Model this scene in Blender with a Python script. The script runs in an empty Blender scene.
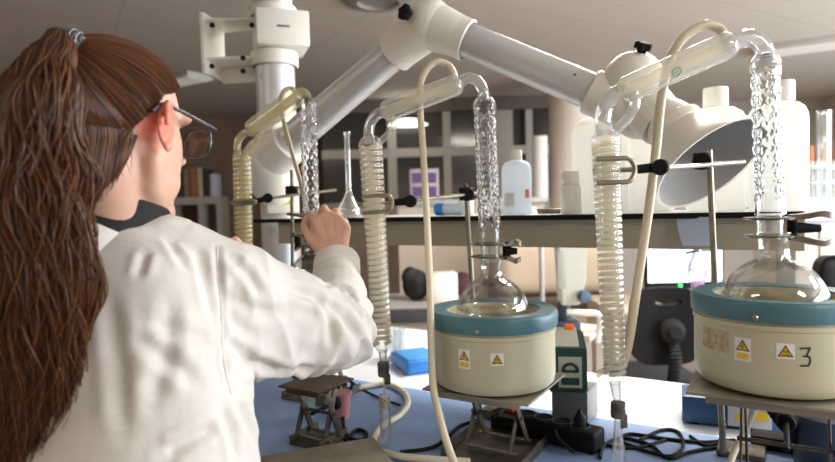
import bpy, bmesh, math, random
import numpy as np
from mathutils import Vector, Matrix, noise
random.seed(7)
PI = math.pi
S = bpy.context.scene
COL = S.collection

# ------------------------------------------------------------------ camera
CAMZ = 1.42
FPX = 600.0
pitch = math.radians(2.48); roll = math.radians(1.5)
CD = Vector((0, math.cos(pitch), -math.sin(pitch)))
_u0 = Vector((0, math.sin(pitch), math.cos(pitch))); _r0 = Vector((1, 0, 0))
CU = _u0 * math.cos(roll) + _r0 * math.sin(roll)
CR = _r0 * math.cos(roll) - _u0 * math.sin(roll)
CP = Vector((0, 0, CAMZ))
cd = bpy.data.cameras.new('camera'); cam = bpy.data.objects.new('camera', cd); COL.objects.link(cam)
cam.matrix_world = Matrix(((CR.x, CU.x, -CD.x, 0), (CR.y, CU.y, -CD.y, 0), (CR.z, CU.z, -CD.z, CAMZ), (0, 0, 0, 1)))
cd.sensor_width = 36; cd.lens = 36 * FPX / 835.0; cd.clip_start = 0.02
cd.dof.use_dof = True; cd.dof.focus_distance = 1.12; cd.dof.aperture_fstop = 3.2
S.camera = cam

def P(px, py, Y):
    """world point at depth Y seen at pixel px, py"""
    d = CD + CR * ((px - 417.5) / FPX) - CU * ((py - 231.0) / FPX)
    return CP + d * (Y / d.y)
def PX(px, py, x):
    d = CD + CR * ((px - 417.5) / FPX) - CU * ((py - 231.0) / FPX)
    return CP + d * (x / d.x)
def PZ(px, py, z):
    d = CD + CR * ((px - 417.5) / FPX) - CU * ((py - 231.0) / FPX)
    return CP + d * ((z - CAMZ) / d.z)

# ------------------------------------------------------------------ materials
MATS = {}
def mat(name, col, rough=0.5, metal=0.0, vary=0.0, vscale=20.0, bump=0.0, bscale=60.0, emit=0.0, spec=0.5, sss=0.0, trans=0.0, col2=None, alpha=1.0, stretch=None, coat=0.0, sheen=0.0):
    if name in MATS: return MATS[name]
    m = bpy.data.materials.new(name); m.use_nodes = True
    nt = m.node_tree; b = nt.nodes['Principled BSDF']
    c = (*col, 1.0)
    b.inputs['Base Color'].default_value = c
    b.inputs['Roughness'].default_value = rough
    b.inputs['Metallic'].default_value = metal
    b.inputs['Specular IOR Level'].default_value = spec
    b.inputs['Transmission Weight'].default_value = trans
    b.inputs['Coat Weight'].default_value = coat
    b.inputs['Sheen Weight'].default_value = sheen
    b.inputs['Alpha'].default_value = alpha
    if sss:
        b.inputs['Subsurface Weight'].default_value = sss
        b.inputs['Subsurface Radius'].default_value = (0.02, 0.007, 0.004)
        b.inputs['Subsurface Scale'].default_value = 0.5
    if emit:
        b.inputs['Emission Color'].default_value = c
        b.inputs['Emission Strength'].default_value = emit
    if vary or bump:
        tc = nt.nodes.new('ShaderNodeTexCoord'); src = tc.outputs['Object']
        if stretch:
            mp = nt.nodes.new('ShaderNodeMapping'); mp.inputs['Scale'].default_value = stretch
            nt.links.new(src, mp.inputs['Vector']); src = mp.outputs['Vector']
    if vary:
        n = nt.nodes.new('ShaderNodeTexNoise'); n.inputs['Scale'].default_value = vscale; n.inputs['Detail'].default_value = 5
        nt.links.new(src, n.inputs['Vector'])
        r = nt.nodes.new('ShaderNodeValToRGB')
        k = col2 or tuple(x * (1 - vary) for x in col)
        r.color_ramp.elements[0].position = 0.35; r.color_ramp.elements[0].color = (*k, 1)
        r.color_ramp.elements[1].position = 0.65; r.color_ramp.elements[1].color = c
        nt.links.new(n.outputs['Fac'], r.inputs['Fac']); nt.links.new(r.outputs['Color'], b.inputs['Base Color'])
    if bump:
        n = nt.nodes.new('ShaderNodeTexNoise'); n.inputs['Scale'].default_value = bscale; n.inputs['Detail'].default_value = 4
        nt.links.new(src, n.inputs['Vector'])
        bp = nt.nodes.new('ShaderNodeBump'); bp.inputs['Strength'].default_value = bump; bp.inputs['Distance'].default_value = 0.004
        nt.links.new(n.outputs['Fac'], bp.inputs['Height']); nt.links.new(bp.outputs['Normal'], b.inputs['Normal'])
    MATS[name] = m
    return m

def clear(name, tint=(1, 1, 1), lo=0.06, hi=0.75, milk=0.0, milkcol=(0.9, 0.88, 0.8), rough=0.02):
    """thin glass or clear plastic: see-through face on, mirror-like towards the rim, with a milky share"""
    if name in MATS: return MATS[name]
    m = bpy.data.materials.new(name); m.use_nodes = True
    nt = m.node_tree; nt.nodes.clear()
    out = nt.nodes.new('ShaderNodeOutputMaterial')
    t = nt.nodes.new('ShaderNodeBsdfTransparent'); t.inputs['Color'].default_value = (*tint, 1)
    g = nt.nodes.new('ShaderNodeBsdfGlossy'); g.inputs['Roughness'].default_value = rough
    lw = nt.nodes.new('ShaderNodeLayerWeight'); lw.inputs['Blend'].default_value = 0.35
    mr = nt.nodes.new('ShaderNodeMapRange'); mr.inputs['To Min'].default_value = lo; mr.inputs['To Max'].default_value = hi
    nt.links.new(lw.outputs['Facing'], mr.inputs['Value'])
    mx = nt.nodes.new('ShaderNodeMixShader')
    nt.links.new(mr.outputs['Result'], mx.inputs['Fac']); nt.links.new(t.outputs[0], mx.inputs[1]); nt.links.new(g.outputs[0], mx.inputs[2])
    last = mx
    if milk:
        d = nt.nodes.new('ShaderNodeBsdfTranslucent'); d.inputs['Color'].default_value = (*milkcol, 1)
        d2 = nt.nodes.new('ShaderNodeBsdfDiffuse'); d2.inputs['Color'].default_value = (*milkcol, 1)
        md = nt.nodes.new('ShaderNodeMixShader'); md.inputs['Fac'].default_value = 0.5
        nt.links.new(d.outputs[0], md.inputs[1]); nt.links.new(d2.outputs[0], md.inputs[2])
        m2 = nt.nodes.new('ShaderNodeMixShader'); m2.inputs['Fac'].default_value = milk
        nt.links.new(mx.outputs[0], m2.inputs[1]); nt.links.new(md.outputs[0], m2.inputs[2]); last = m2
    nt.links.new(last.outputs[0], out.inputs['Surface'])
    MATS[name] = m
    return m

def refr(name, tint=(1, 1, 1), ior=1.45):
    if name in MATS: return MATS[name]
    m = bpy.data.materials.new(name); m.use_nodes = True
    nt = m.node_tree; nt.nodes.clear()
    out = nt.nodes.new('ShaderNodeOutputMaterial')
    g = nt.nodes.new('ShaderNodeBsdfGlass'); g.inputs['IOR'].default_value = ior; g.inputs['Roughness'].default_value = 0.0
    g.inputs['Color'].default_value = (*tint, 1)
    nt.links.new(g.outputs[0], out.inputs['Surface'])
    MATS[name] = m
    return m

# ------------------------------------------------------------------ geometry helpers
def orth(a):
    a = a.normalized()
    h = Vector((0, 0, 1)) if abs(a.z) < 0.9 else Vector((1, 0, 0))
    u = h.cross(a).normalized(); v = a.cross(u)
    return u, v
def ring(bm, c, u, v, r, n):
    return [bm.verts.new(c + u * (r * math.cos(2 * PI * i / n)) + v * (r * math.sin(2 * PI * i / n))) for i in range(n)]
def bridge(bm, A, B):
    n = len(A)
    for i in range(n):
        bm.faces.new((A[i], A[(i + 1) % n], B[(i + 1) % n], B[i]))
def cap(bm, R, flip=False):
    bm.faces.new(R[::-1] if flip else R)
def lathe(bm, prof, base, axis=Vector((0, 0, 1)), n=40, close=False):
    """prof = [(r, h), ...] turned about the axis; r = 0 closes to a point; close joins last to first"""
    base = Vector(base); a = Vector(axis).normalized(); u, v = orth(a)
    rings = []
    for r, h in prof:
        c = base + a * h
        rings.append([bm.verts.new(c)] if r < 1e-6 else ring(bm, c, u, v, r, n))
    seq = list(zip(rings, rings[1:])) + ([(rings[-1], rings[0])] if close else [])
    for A, B in seq:
        if len(A) == 1 and len(B) == 1: continue
        if len(A) == 1:
            for i in range(n): bm.faces.new((A[0], B[(i + 1) % n], B[i]))
        elif len(B) == 1:
            for i in range(n): bm.faces.new((A[i], A[(i + 1) % n], B[0]))
        else: bridge(bm, A, B)
    return bm
def cr(pts, n=8):
    """Catmull-Rom through the points"""
    p = [Vector(q) for q in pts]; p = [p[0] * 2 - p[1]] + p + [p[-1] * 2 - p[-2]]
    out = []
    for i in range(1, len(p) - 2):
        for k in range(n):
            t = k / n
            out.append(0.5 * ((2 * p[i]) + (p[i + 1] - p[i - 1]) * t + (2 * p[i - 1] - 5 * p[i] + 4 * p[i + 1] - p[i + 2]) * t * t + (3 * p[i] - p[i - 1] - 3 * p[i + 1] + p[i + 2]) * t ** 3))
    out.append(p[-2]); return out
def tube(bm, pts, r, n=12, caps=True):
    pts = [Vector(p) for p in pts]; k = len(pts)
    rad = r if isinstance(r, (list, tuple)) else [r] * k
    if len(rad) != k:
        rad = [rad[0] + (rad[-1] - rad[0]) * i / (k - 1) for i in range(k)] if len(rad) == 2 else [np.interp(i / (k - 1), np.linspace(0, 1, len(rad)), rad) for i in range(k)]
    T = [(pts[min(i + 1, k - 1)] - pts[max(i - 1, 0)]).normalized() for i in range(k)]
    u, v = orth(T[0]); R = []
    for i in range(k):
        if i:
            u = (u - T[i] * u.dot(T[i])).normalized()
            v = T[i].cross(u)
        R.append(ring(bm, pts[i], u, v, max(float(rad[i]), 1e-4), n))
    for A, B in zip(R, R[1:]): bridge(bm, A, B)
    if caps: cap(bm, R[0], True); cap(bm, R[-1])
    return bm
def hollow(bm, pts, r, w, n=16):
    """open pipe with wall thickness w"""
    pts = [Vector(p) for p in pts]; k = len(pts)
    T = [(pts[min(i + 1, k - 1)] - pts[max(i - 1, 0)]).normalized() for i in range(k)]
    rad = r if isinstance(r, (list, tuple)) else [r] * k
    if len(rad) != k: rad = [np.interp(i / (k - 1), np.linspace(0, 1, len(rad)), rad) for i in range(k)]
    u, v = orth(T[0]); R = []; Q = []
    for i in range(k):
        if i: u = (u - T[i] * u.dot(T[i])).normalized(); v = T[i].cross(u)
        R.append(ring(bm, pts[i], u, v, float(rad[i]), n)); Q.append(ring(bm, pts[i], u, v, float(rad[i]) - w, n))
    for A, B in zip(R, R[1:]): bridge(bm, A, B)
    for A, B in zip(Q, Q[1:]): bridge(bm, B, A)
    bridge(bm, Q[0], R[0]); bridge(bm, R[-1], Q[-1])
    return bm
def box(bm, c, size, rz=0.0, bevel=0.0, axes=None, segs=2):
    c = Vector(c)
    if axes is None:
        ax = Vector((math.cos(rz), math.sin(rz), 0)); ay = Vector((-math.sin(rz), math.cos(rz), 0)); az = Vector((0, 0, 1))
    else: ax, ay, az = [Vector(a).normalized() for a in axes]
    h = [s / 2 for s in size]; vs = []
    for k in (-1, 1):
        for x, y in ((-1, -1), (1, -1), (1, 1), (-1, 1)):
            vs.append(bm.verts.new(c + ax * (x * h[0]) + ay * (y * h[1]) + az * (k * h[2])))
    fs = [bm.faces.new([vs[i] for i in f]) for f in ((3, 2, 1, 0), (4, 5, 6, 7), (0, 1, 5, 4), (1, 2, 6, 5), (2, 3, 7, 6), (3, 0, 4, 7))]
    if bevel:
        es = {e for f in fs for e in f.edges}
        bmesh.ops.bevel(bm, geom=list(es), offset=bevel, segments=segs, affect='EDGES', profile=0.5)
    return bm
def ball(bm, c, r, sub=3, mtx=None):
    rr = (r, r, r) if isinstance(r, (int, float)) else r
    M = Matrix.Translation(Vector(c)) @ (mtx.to_4x4() if mtx else Matrix.Identity(4)) @ Matrix.Diagonal((*rr, 1))
    bmesh.ops.create_icosphere(bm, subdivisions=sub, radius=1.0, matrix=M)
    return bm
def capsule(bm, a, b, ra, rb, sub=2, n=20):
    a = Vector(a); b = Vector(b)
    ball(bm, a, ra, sub); ball(bm, b, rb, sub)
    tube(bm, [a, b], [ra, rb], n)
    return bm
def prism(bm, poly, z0, z1):
    A = [bm.verts.new((x, y, z0)) for x, y in poly]; B = [bm.verts.new((x, y, z1)) for x, y in poly]
    bridge(bm, A, B); bm.faces.new(A[::-1]); bm.faces.new(B)
    return bm
def extrude_poly(bm, pts, off):
    A = [bm.verts.new(Vector(p)) for p in pts]; B = [bm.verts.new(Vector(p) + Vector(off)) for p in pts]
    bridge(bm, A, B); bm.faces.new(A[::-1]); bm.faces.new(B)
    return bm

def B(): return bmesh.new()
def wloc(o):
    v = Vector((0, 0, 0))
    while o is not None: v = v + o.location; o = o.parent
    return v
def obj(name, bm, m, parent=None, smooth=True, origin=None, auto=40, raw=False):
    """link bm (given in world coordinates) as ONE mesh object"""
    if not raw: bmesh.ops.recalc_face_normals(bm, faces=bm.faces[:])
    me = bpy.data.meshes.new(name)
    if parent is not None and origin is None:
        org = wloc(parent)
        loc = Vector((0, 0, 0))
    else:
        if origin is None:
            xs = [v.co for v in bm.verts]
            lo = Vector((min(v.x for v in xs), min(v.y for v in xs), min(v.z for v in xs))); hi = Vector((max(v.x for v in xs), max(v.y for v in xs), max(v.z for v in xs)))
            origin = Vector(((lo.x + hi.x) / 2, (lo.y + hi.y) / 2, lo.z))
        org = Vector(origin); loc = org - (wloc(parent) if parent is not None else Vector((0, 0, 0)))
    bmesh.ops.translate(bm, verts=bm.verts[:], vec=-org)
    bm.to_mesh(me); bm.free()
    o = bpy.data.objects.new(name, me); COL.objects.link(o)
    o.location = loc
    if parent is not None: o.parent = parent
    me.materials.append(m)
    if smooth:
        me.shade_smooth()
        try: me.set_sharp_from_angle(angle=math.radians(auto))
        except Exception: pass
    return o
def tag(o, label, cat, group=None, kind=None):
    if label: o['label'] = label
    if cat: o['category'] = cat
    if group: o['group'] = group
    if kind: o['kind'] = kind
    return o
def thing(name, label, cat, loc, group=None):
    o = bpy.data.objects.new(name, None); COL.objects.link(o); o.location = Vector(loc); o.empty_display_size = 0.02
    return tag(o, label, cat, group)
def struct(name, bm, m, smooth=False):
    o = obj(name, bm, m, None, smooth); o['kind'] = 'structure'; return o
def lab(o, label): o['label'] = label; return o

# row of apparatus: direction along the bench and the normal away from the camera
RA = math.radians(-31)
T2 = Vector((math.cos(RA), math.sin(RA), 0)); N2 = Vector((-math.sin(RA), math.cos(RA), 0))
UP = Vector((0, 0, 1))
def TN(t, n, z): return T2 * t + N2 * n + UP * z
def onrow(px, n):
    """depth Y at which pixel column px (near the horizon) meets the vertical plane N2.p = n"""
    return n / (N2.x * (px - 417.5) / FPX + N2.y)
BZ = 0.90

# palette
white_plastic = mat('white_plastic', (0.80, 0.77, 0.70), 0.35, vary=0.05, vscale=9)
arm_white = mat('arm_white', (0.84, 0.81, 0.73), 0.38, vary=0.05, vscale=7)
alu = mat('brushed_aluminium', (0.70, 0.70, 0.71), 0.40, 0.45, vary=0.1, vscale=12)
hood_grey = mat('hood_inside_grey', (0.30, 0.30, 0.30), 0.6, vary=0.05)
black_plastic = mat('black_plastic', (0.010, 0.010, 0.011), 0.6, vary=0.2, spec=.12)
black_rubber = mat('black_rubber', (0.012, 0.012, 0.013), 0.6, vary=0.2, spec=.15)
teal = mat('teal_enamel', (0.075, 0.19, 0.235), 0.4, vary=0.1, vscale=25, bump=0.15, bscale=90)
cream = mat('cream_enamel', (0.57, 0.54, 0.38), 0.35, vary=0.06, vscale=14)
bowl_mat = mat('glass_cloth_bowl', (0.88, 0.76, 0.50), 0.8, vary=0.35, vscale=18, bump=0.5, bscale=120, stretch=(1, 1, 6))
bowl_dark = mat('scorched_bowl', (0.50, 0.30, 0.13), 0.8, vary=0.5, vscale=18, bump=0.5, bscale=120, stretch=(1, 1, 6))
plate_mat = mat('stained_steel_plate', (0.36, 0.33, 0.27), 0.45, 0.6, vary=0.35, vscale=10)
jack_mat = mat('dull_dark_steel', (0.16, 0.14, 0.11), 0.45, 0.7, vary=0.4, vscale=30)
steel = mat('steel', (0.55, 0.54, 0.52), 0.25, 0.9, vary=0.2, vscale=20)
rod_mat = mat('tarnished_rod', (0.33, 0.29, 0.22), 0.35, 0.7, vary=0.3, vscale=30)
hose_mat = mat('cream_rubber_hose', (0.74, 0.67, 0.50), 0.42, vary=0.12, vscale=10, sss=0.0)
glass = clear('clear_glass', (0.985, 0.99, 0.99), 0.08, 0.8, milk=0.06, milkcol=(.95, .95, .95))
glass_flask = clear('flask_glass', (0.98, 0.985, 0.985), 0.04, 0.62)
glass_cream = clear('cream_stained_glass', (0.98, 0.96, 0.9), 0.07, 0.6, milk=0.24, milkcol=(0.96, 0.96, 0.93))
coil_glass = clear('coil_jacket_glass', (0.99, 0.985, 0.96), 0.07, 0.55, milk=0.05, milkcol=(0.95, 0.93, 0.85))
coil_glass_old = clear('yellowed_coil_glass', (0.97, 0.95, 0.86), 0.07, 0.5, milk=0.10, milkcol=(0.85, 0.78, 0.55))
glass_old = clear('yellowed_glass', (0.96, 0.93, 0.78), 0.07, 0.5, milk=0.24, milkcol=(0.90, 0.86, 0.72))
inner_mat = clear('cream_water', (0.98, 0.96, 0.9), 0.08, 0.4, milk=0.30, milkcol=(0.94, 0.92, 0.82))
coil_mat = clear('cream_water_coil', (0.98, 0.95, 0.85), 0.12, 0.5, milk=0.75, milkcol=(0.95, 0.93, 0.85))
coil_old = clear('yellow_water_coil', (0.95, 0.9, 0.7), 0.12, 0.5, milk=0.6, milkcol=(0.88, 0.83, 0.66))
vig_glass = refr('vigreux_glass', (0.99, 0.995, 1.0), 1.42)
paper = mat('paper_white', (0.85, 0.85, 0.84), 0.7, vary=0.04)
warn_yellow = mat('warning_yellow', (0.85, 0.55, 0.02), 0.5, vary=0.05)
ink = mat('black_ink', (0.01, 0.01, 0.01), 0.6, vary=0.1)
bluebox = mat('blue_plastic', (0.03, 0.22, 0.62), 0.4, vary=0.1)
LP = dict(window=210, lampR2=40, lampL=10, mid=48, mid2=16, back=6, far=24, front=30, world=0.8, exposure=0.55)
# ================================================================== ROOM
CEIL = 2.5
XL, XR, YB, YF = -3.4, 4.6, -3.0, 7.0
ceil_m = mat('ceiling_tile', (0.52, 0.465, 0.41), 0.85, vary=0.05, vscale=3)
def tile_mat():
    m = MATS['ceiling_tile']; nt = m.node_tree; b = nt.nodes['Principled BSDF']
    br = nt.nodes.new('ShaderNodeTexBrick'); br.offset = 0; br.inputs['Scale'].default_value = 1.0
    br.inputs['Brick Width'].default_value = 1.2; br.inputs['Row Height'].default_value = 0.6; br.inputs['Mortar Size'].default_value = 0.008
    br.inputs['Color1'].default_value = (0.52, 0.465, 0.41, 1); br.inputs['Color2'].default_value = (0.51, 0.455, 0.40, 1); br.inputs['Mortar'].default_value = (0.45, 0.41, 0.37, 1)
    tc = nt.nodes.new('ShaderNodeTexCoord'); mp = nt.nodes.new('ShaderNodeMapping'); mp.inputs['Rotation'].default_value = (0, 0, RA)
    nt.links.new(tc.outputs['Object'], mp.inputs['Vector']); nt.links.new(mp.outputs['Vector'], br.inputs['Vector']); nt.links.new(br.outputs['Color'], b.inputs['Base Color'])
tile_mat()
wall_brown = mat('brown_wall_panelling', (0.22, 0.14, 0.09), 0.7, vary=0.15, vscale=3)
wall_beige = mat('beige_wall', (0.58, 0.50, 0.42), 0.8, vary=0.05, vscale=3)
floor_m = mat('floor_lino', (0.34, 0.28, 0.25), 0.55, vary=0.08, vscale=4)
bm = B(); box(bm, ((XL + XR) / 2, (YB + YF) / 2, -0.05), (XR - XL, YF - YB, 0.1)); struct('floor', bm, floor_m)
bm = B(); box(bm, ((XL + XR) / 2, (YB + YF) / 2, CEIL + 0.05), (XR - XL, YF - YB, 0.1)); struct('ceiling', bm, ceil_m)
bm = B(); box(bm, ((XL + XR) / 2, YF + 0.05, CEIL / 2), (XR - XL + 0.2, 0.1, CEIL)); struct('wall_back', bm, wall_brown)
bm = B(); box(bm, (XL - 0.05, (YB + YF) / 2, CEIL / 2), (0.1, YF - YB, CEIL)); struct('wall_left', bm, wall_brown)
bm = B(); box(bm, ((XL + XR) / 2, YB - 0.05, CEIL / 2), (XR - XL + 0.2, 0.1, CEIL)); struct('wall_front', bm, wall_beige)
# right wall with a long window band
WZ0, WZ1, WY0, WY1 = 0.95, 2.3, -2.4, 5.6
bm = B()
box(bm, (XR + 0.05, (YB + YF) / 2, WZ0 / 2), (0.1, YF - YB, WZ0)); box(bm, (XR + 0.05, (YB + YF) / 2, (WZ1 + CEIL) / 2), (0.1, YF - YB, CEIL - WZ1))
box(bm, (XR + 0.05, (YB + WY0) / 2, (WZ0 + WZ1) / 2), (0.1, WY0 - YB, WZ1 - WZ0)); box(bm, (XR + 0.05, (YF + WY1) / 2, (WZ0 + WZ1) / 2), (0.1, YF - WY1, WZ1 - WZ0))
struct('wall_right', bm, wall_beige)
bm = B()
for k in range(6):
    y = WY0 + (WY1 - WY0) * k / 5
    box(bm, (XR + 0.05, y, (WZ0 + WZ1) / 2), (0.06, 0.06, WZ1 - WZ0))
for z in (WZ0 + 0.025, WZ1 - 0.025): box(bm, (XR + 0.05, (WY0 + WY1) / 2, z), (0.06, WY1 - WY0, 0.05))
struct('window_1', bm, mat('window_frame_paint', (0.7, 0.7, 0.7), 0.4, vary=0.05))

# far partition of framed panes behind the shelf (interior windows)
FRY = 6.2
frame_m = mat('partition_frame', (0.42, 0.38, 0.33), 0.5, vary=0.06)
pane_m = mat('dark_pane', (0.055, 0.05, 0.045), 0.12, vary=0.3, vscale=1.5, spec=0.6)
pL, pR = P(322, 150, FRY), P(560, 150, FRY)
bm = B(); box(bm, ((pL.x + pR.x) / 2, FRY + 0.05, 1.25), (pR.x - pL.x, 0.05, 2.5)); struct('window_2', bm, pane_m)
bm = B()
for px, w in ((392, .09), (447, .08), (504, .18), (529, .07), (558, .1)):
    c = P(px, 150, FRY); box(bm, (c.x, FRY, 1.25), (w, 0.06, 2.5))
for py in (152, 205):
    c = P(440, py, FRY); box(bm, ((pL.x + pR.x) / 2, FRY, c.z), (pR.x - pL.x, 0.05, 0.09))
struct('trim_1', bm, frame_m)
c0 = P(440, 112, FRY)
bm = B(); box(bm, ((pL.x + pR.x) / 2, FRY - 0.02, (c0.z + CEIL) / 2), (pR.x - pL.x, 0.12, CEIL - c0.z)); struct('trim_2', bm, mat('dark_bulkhead', (0.13, 0.10, 0.075), 0.7, vary=0.1))
# wall below the panes
c1 = P(440, 207, FRY)
bm = B(); box(bm, ((pL.x + pR.x) / 2, FRY - 0.03, c1.z / 2), (pR.x - pL.x, 0.12, c1.z)); struct('wall_partition', bm, mat('pinkish_beige_wall', (0.60, 0.49, 0.41), 0.8, vary=0.05))
# round pillar
c = P(571, 150, 5.2)
bm = B(); lathe(bm, [(0.185, 0), (0.185, CEIL)], (c.x, c.y, 0), n=48); struct('pillar', bm, mat('pillar_paint', (0.64, 0.56, 0.48), 0.7, vary=0.04))
# right part of the far wall: pale cladding with a window strip
x0 = P(592, 150, 6.8).x
bm = B(); box(bm, ((x0 + XR) / 2, 6.88, CEIL / 2), (XR - x0, 0.12, CEIL)); struct('wall_far_right', bm, mat('pale_far_wall', (0.46, 0.42, 0.37), 0.8, vary=0.05))

# ceiling fixtures
emit_panel = mat('lit_diffuser', (1.0, 0.95, 0.85), 0.6, emit=2.2)
dim_panel = mat('dim_diffuser', (0.62, 0.59, 0.54), 0.6, emit=.22)
cl_frame = mat('fixture_frame', (0.58, 0.56, 0.52), 0.5, vary=0.05)
def ceiling_light(c, label, lx=1.2, ly=0.3, rz=RA, m=None):
    t = thing('ceiling_light', label, 'ceiling light', (c[0], c[1], CEIL - 0.045), 'recessed ceiling lights')
    bm = B(); box(bm, (c[0], c[1], CEIL - 0.02), (lx, ly, 0.04), rz, 0.004); obj('housing', bm, cl_frame, t)
    bm = B(); box(bm, (c[0], c[1], CEIL - 0.0425), (lx - 0.05, ly - 0.05, 0.005), rz); obj('diffuser', bm, m or emit_panel, t)
    return t
q = PZ(818, 38, CEIL); ceiling_light((q.x + 0.25, q.y), 'long ceiling light at the upper right beside the glass column', m=dim_panel)
q = PZ(182, 77, CEIL); ceiling_light((q.x, q.y), 'pale ceiling light glimpsed left of the white wall bracket', .45, 0.25, m=dim_panel)
for i, (x, y) in enumerate(((-1.9, 0.3), (1.0, 2.5), (2.9, 1.0), (-2.9, 1.9), (1.9, -0.9))):
    ceiling_light((x, y), ['ceiling light above the woman, outside the frame', 'ceiling light over the office chair behind the bench', 'ceiling light over the right end of the bench, outside the frame', 'ceiling light beyond the left edge near the dark wall', 'fill light added behind the camera to brighten the carboys'][i], m=dim_panel)
def area(name, loc, rot, sx, sy, power, col):
    l = bpy.data.lights.new(name, 'AREA'); l.shape = 'RECTANGLE'; l.size = sx; l.size_y = sy; l.energy = power; l.color = col
    o = bpy.data.objects.new(name, l); COL.objects.link(o); o.location = loc; o.rotation_euler = rot; return o
area('window_daylight', (XR - 0.02, 1.1, 1.62), (0, math.radians(90), 0), 1.3, 5.0, LP['window'], (0.84, 0.92, 1.0))
for (x, y), pw in (((2.9, 1.0), LP['lampR2']), ((-1.9, 0.3), LP['lampL']), ((1.0, 2.5), LP['mid']), ((2.6, 3.4), LP['mid2']), ((-2.9, 1.9), LP['back']), ((1.9, -0.9), LP['front'])):  # last entry is an added fill behind the camera for the carboys
    area('lamp_light', (x, y, CEIL - 0.06), (0, 0, RA), 1.1, 0.28, pw, (1.0, 0.93, 0.83))
area('lamp_light', (3.9, 4.5, CEIL - 0.06), (0, 0, RA), 1.1, 0.25, LP['far'], (1.0, 0.93, 0.84))
w = bpy.data.worlds.new('world'); S.world = w; w.use_nodes = True
w.node_tree.nodes['Background'].inputs['Color'].default_value = (0.75, 0.86, 1.0, 1); w.node_tree.nodes['Background'].inputs['Strength'].default_value = LP['world']
S.view_settings.view_transform = 'Standard'; S.view_settings.look = 'None'; S.view_settings.gamma = 1; S.view_settings.use_curve_mapping = False
S.view_settings.exposure = LP['exposure']
S.cycles.use_denoising = True; S.cycles.max_bounces = 14; S.cycles.transparent_max_bounces = 40; S.cycles.transmission_bounces = 14
S.cycles.caustics_refractive = False; S.cycles.caustics_reflective = False; S.cycles.sample_clamp_indirect = 6

# round vent at the top edge
q = PZ(378, -2, CEIL)
bm = B(); lathe(bm, [(0.0, -0.01), (0.10, -0.012), (0.11, -0.03), (0.15, -0.025), (0.19, -0.012), (0.2, 0)], (q.x, q.y, CEIL), n=40)
tag(obj('ceiling_vent', bm, mat('vent_grey', (0.28, 0.26, 0.24), 0.5, vary=0.1)), 'round grey vent in the ceiling above the extraction arm joint', 'vent')
# glowing disc stands in for a ceiling light reflected in the panes; cord added
q = P(408, 122, 6.0)
t = thing('pane_reflection', 'glowing disc standing in for a ceiling light reflected in the far dark panes', 'lamp', (q.x, q.y, q.z))
bm = B(); lathe(bm, [(0, 0.06), (0.10, 0.055), (0.2, 0.0), (0.19, 0.0), (0, 0.05)], (q.x, q.y, q.z - 0.03), n=32); obj('reflection_disc', bm, mat('reflection_glow', (1, 0.95, 0.85), 0.5, emit=1.5), t)
bm = B(); tube(bm, [(q.x, q.y, q.z + 0.03), (q.x, q.y, CEIL)], 0.006, 6); obj('cord', bm, black_plastic, t)

# ================================================================== BENCH
bench_white = mat('bench_white_laminate', (0.76, 0.80, 0.86), 0.3, vary=0.04, vscale=5)
bench_blue = mat('blue_bench_mat', (0.24, 0.36, 0.62), 0.45, vary=0.06, vscale=6)
bench_body = mat('bench_cabinet', (0.55, 0.50, 0.42), 0.5, vary=0.05)
def tn2(t, n): v = TN(t, n, 0); return (v.x, v.y)
b = thing('laboratory_bench', 'long white laboratory bench carrying the heating mantles and shelf', 'bench', TN(0.0, 1.3, 0))
# worktop: the far edge steps out on the left (where the white top reaches further back)
a1 = PZ(588, 372, BZ); a2 = PZ(395, 323, BZ); a3 = PZ(430, 329, BZ)
fn = a1.dot(N2); lt = a3.dot(T2)
polyw = [tn2(-1.75, 0.80), tn2(1.35, 0.80), tn2(1.35, fn), tn2(-0.84, fn), tn2(-0.84, a3.dot(N2) - 0.03), tn2(-1.75, a3.dot(N2) - 0.03)]
bm = B(); prism(bm, polyw, BZ - 0.035, BZ); obj('worktop', bm, bench_white, b, False)
bm = B(); prism(bm, [tn2(-1.65, 0.88), tn2(1.28, 0.88), tn2(1.28, fn - 0.06), tn2(-1.65, fn - 0.06)], 0.0, BZ - 0.035); obj('cabinet_body', bm, bench_body, b, False)
# blue mat along the near half
m1 = PZ(405, 380, BZ).dot(N2); m2 = PZ(690, 446, BZ).dot(N2)
bm = B(); prism(bm, [tn2(-1.6, 0.82), tn2(1.3, 0.82), tn2(1.3, (m1 + m2) / 2), tn2(-1.6, (m1 + m2) / 2)], BZ, BZ + 0.003)
tag(obj('bench_mat', bm, bench_blue, None, False), 'blue mat strip laid along the white bench top', 'mat')

# reagent shelf over the bench
SZ = 1.387; SN0, SN1 = 1.42, 1.76
pole = P(278, 150, 2.12); pt, pn = pole.dot(T2), pole.dot(N2)
sh = thing('reagent_shelf', 'long reagent shelf with black edge and beige fascia over the bench', 'shelf', TN(-0.2, 1.6, BZ))
tR = PX(806, 214, 0).x if False else P(805, 214, onrow(805, SN0)).dot(T2)
tL = P(252, 217, onrow(252, SN0)).dot(T2) - 0.02
poly = [tn2(tL, SN0), tn2(tR, SN0), tn2(tR, SN1), tn2(pt + 0.10, SN1), tn2(pt + 0.10, SN0 + 0.03), tn2(tL, SN0 + 0.03)]
bm = B(); prism(bm, poly, SZ - 0.010, SZ); obj('shelf_board', bm, mat('white_shelf_top', (0.72, 0.74, 0.72), 0.3, vary=0.05), sh, False)
bm = B(); prism(bm, [tn2(tL, SN0 - 0.004), tn2(tR, SN0 - 0.004), tn2(tR, SN0), tn2(tL, SN0)], SZ - 0.012, SZ + 0.0005); lab(obj('edge_strip', bm, black_plastic, sh, False), 'black front edge of the shelf board')
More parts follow.
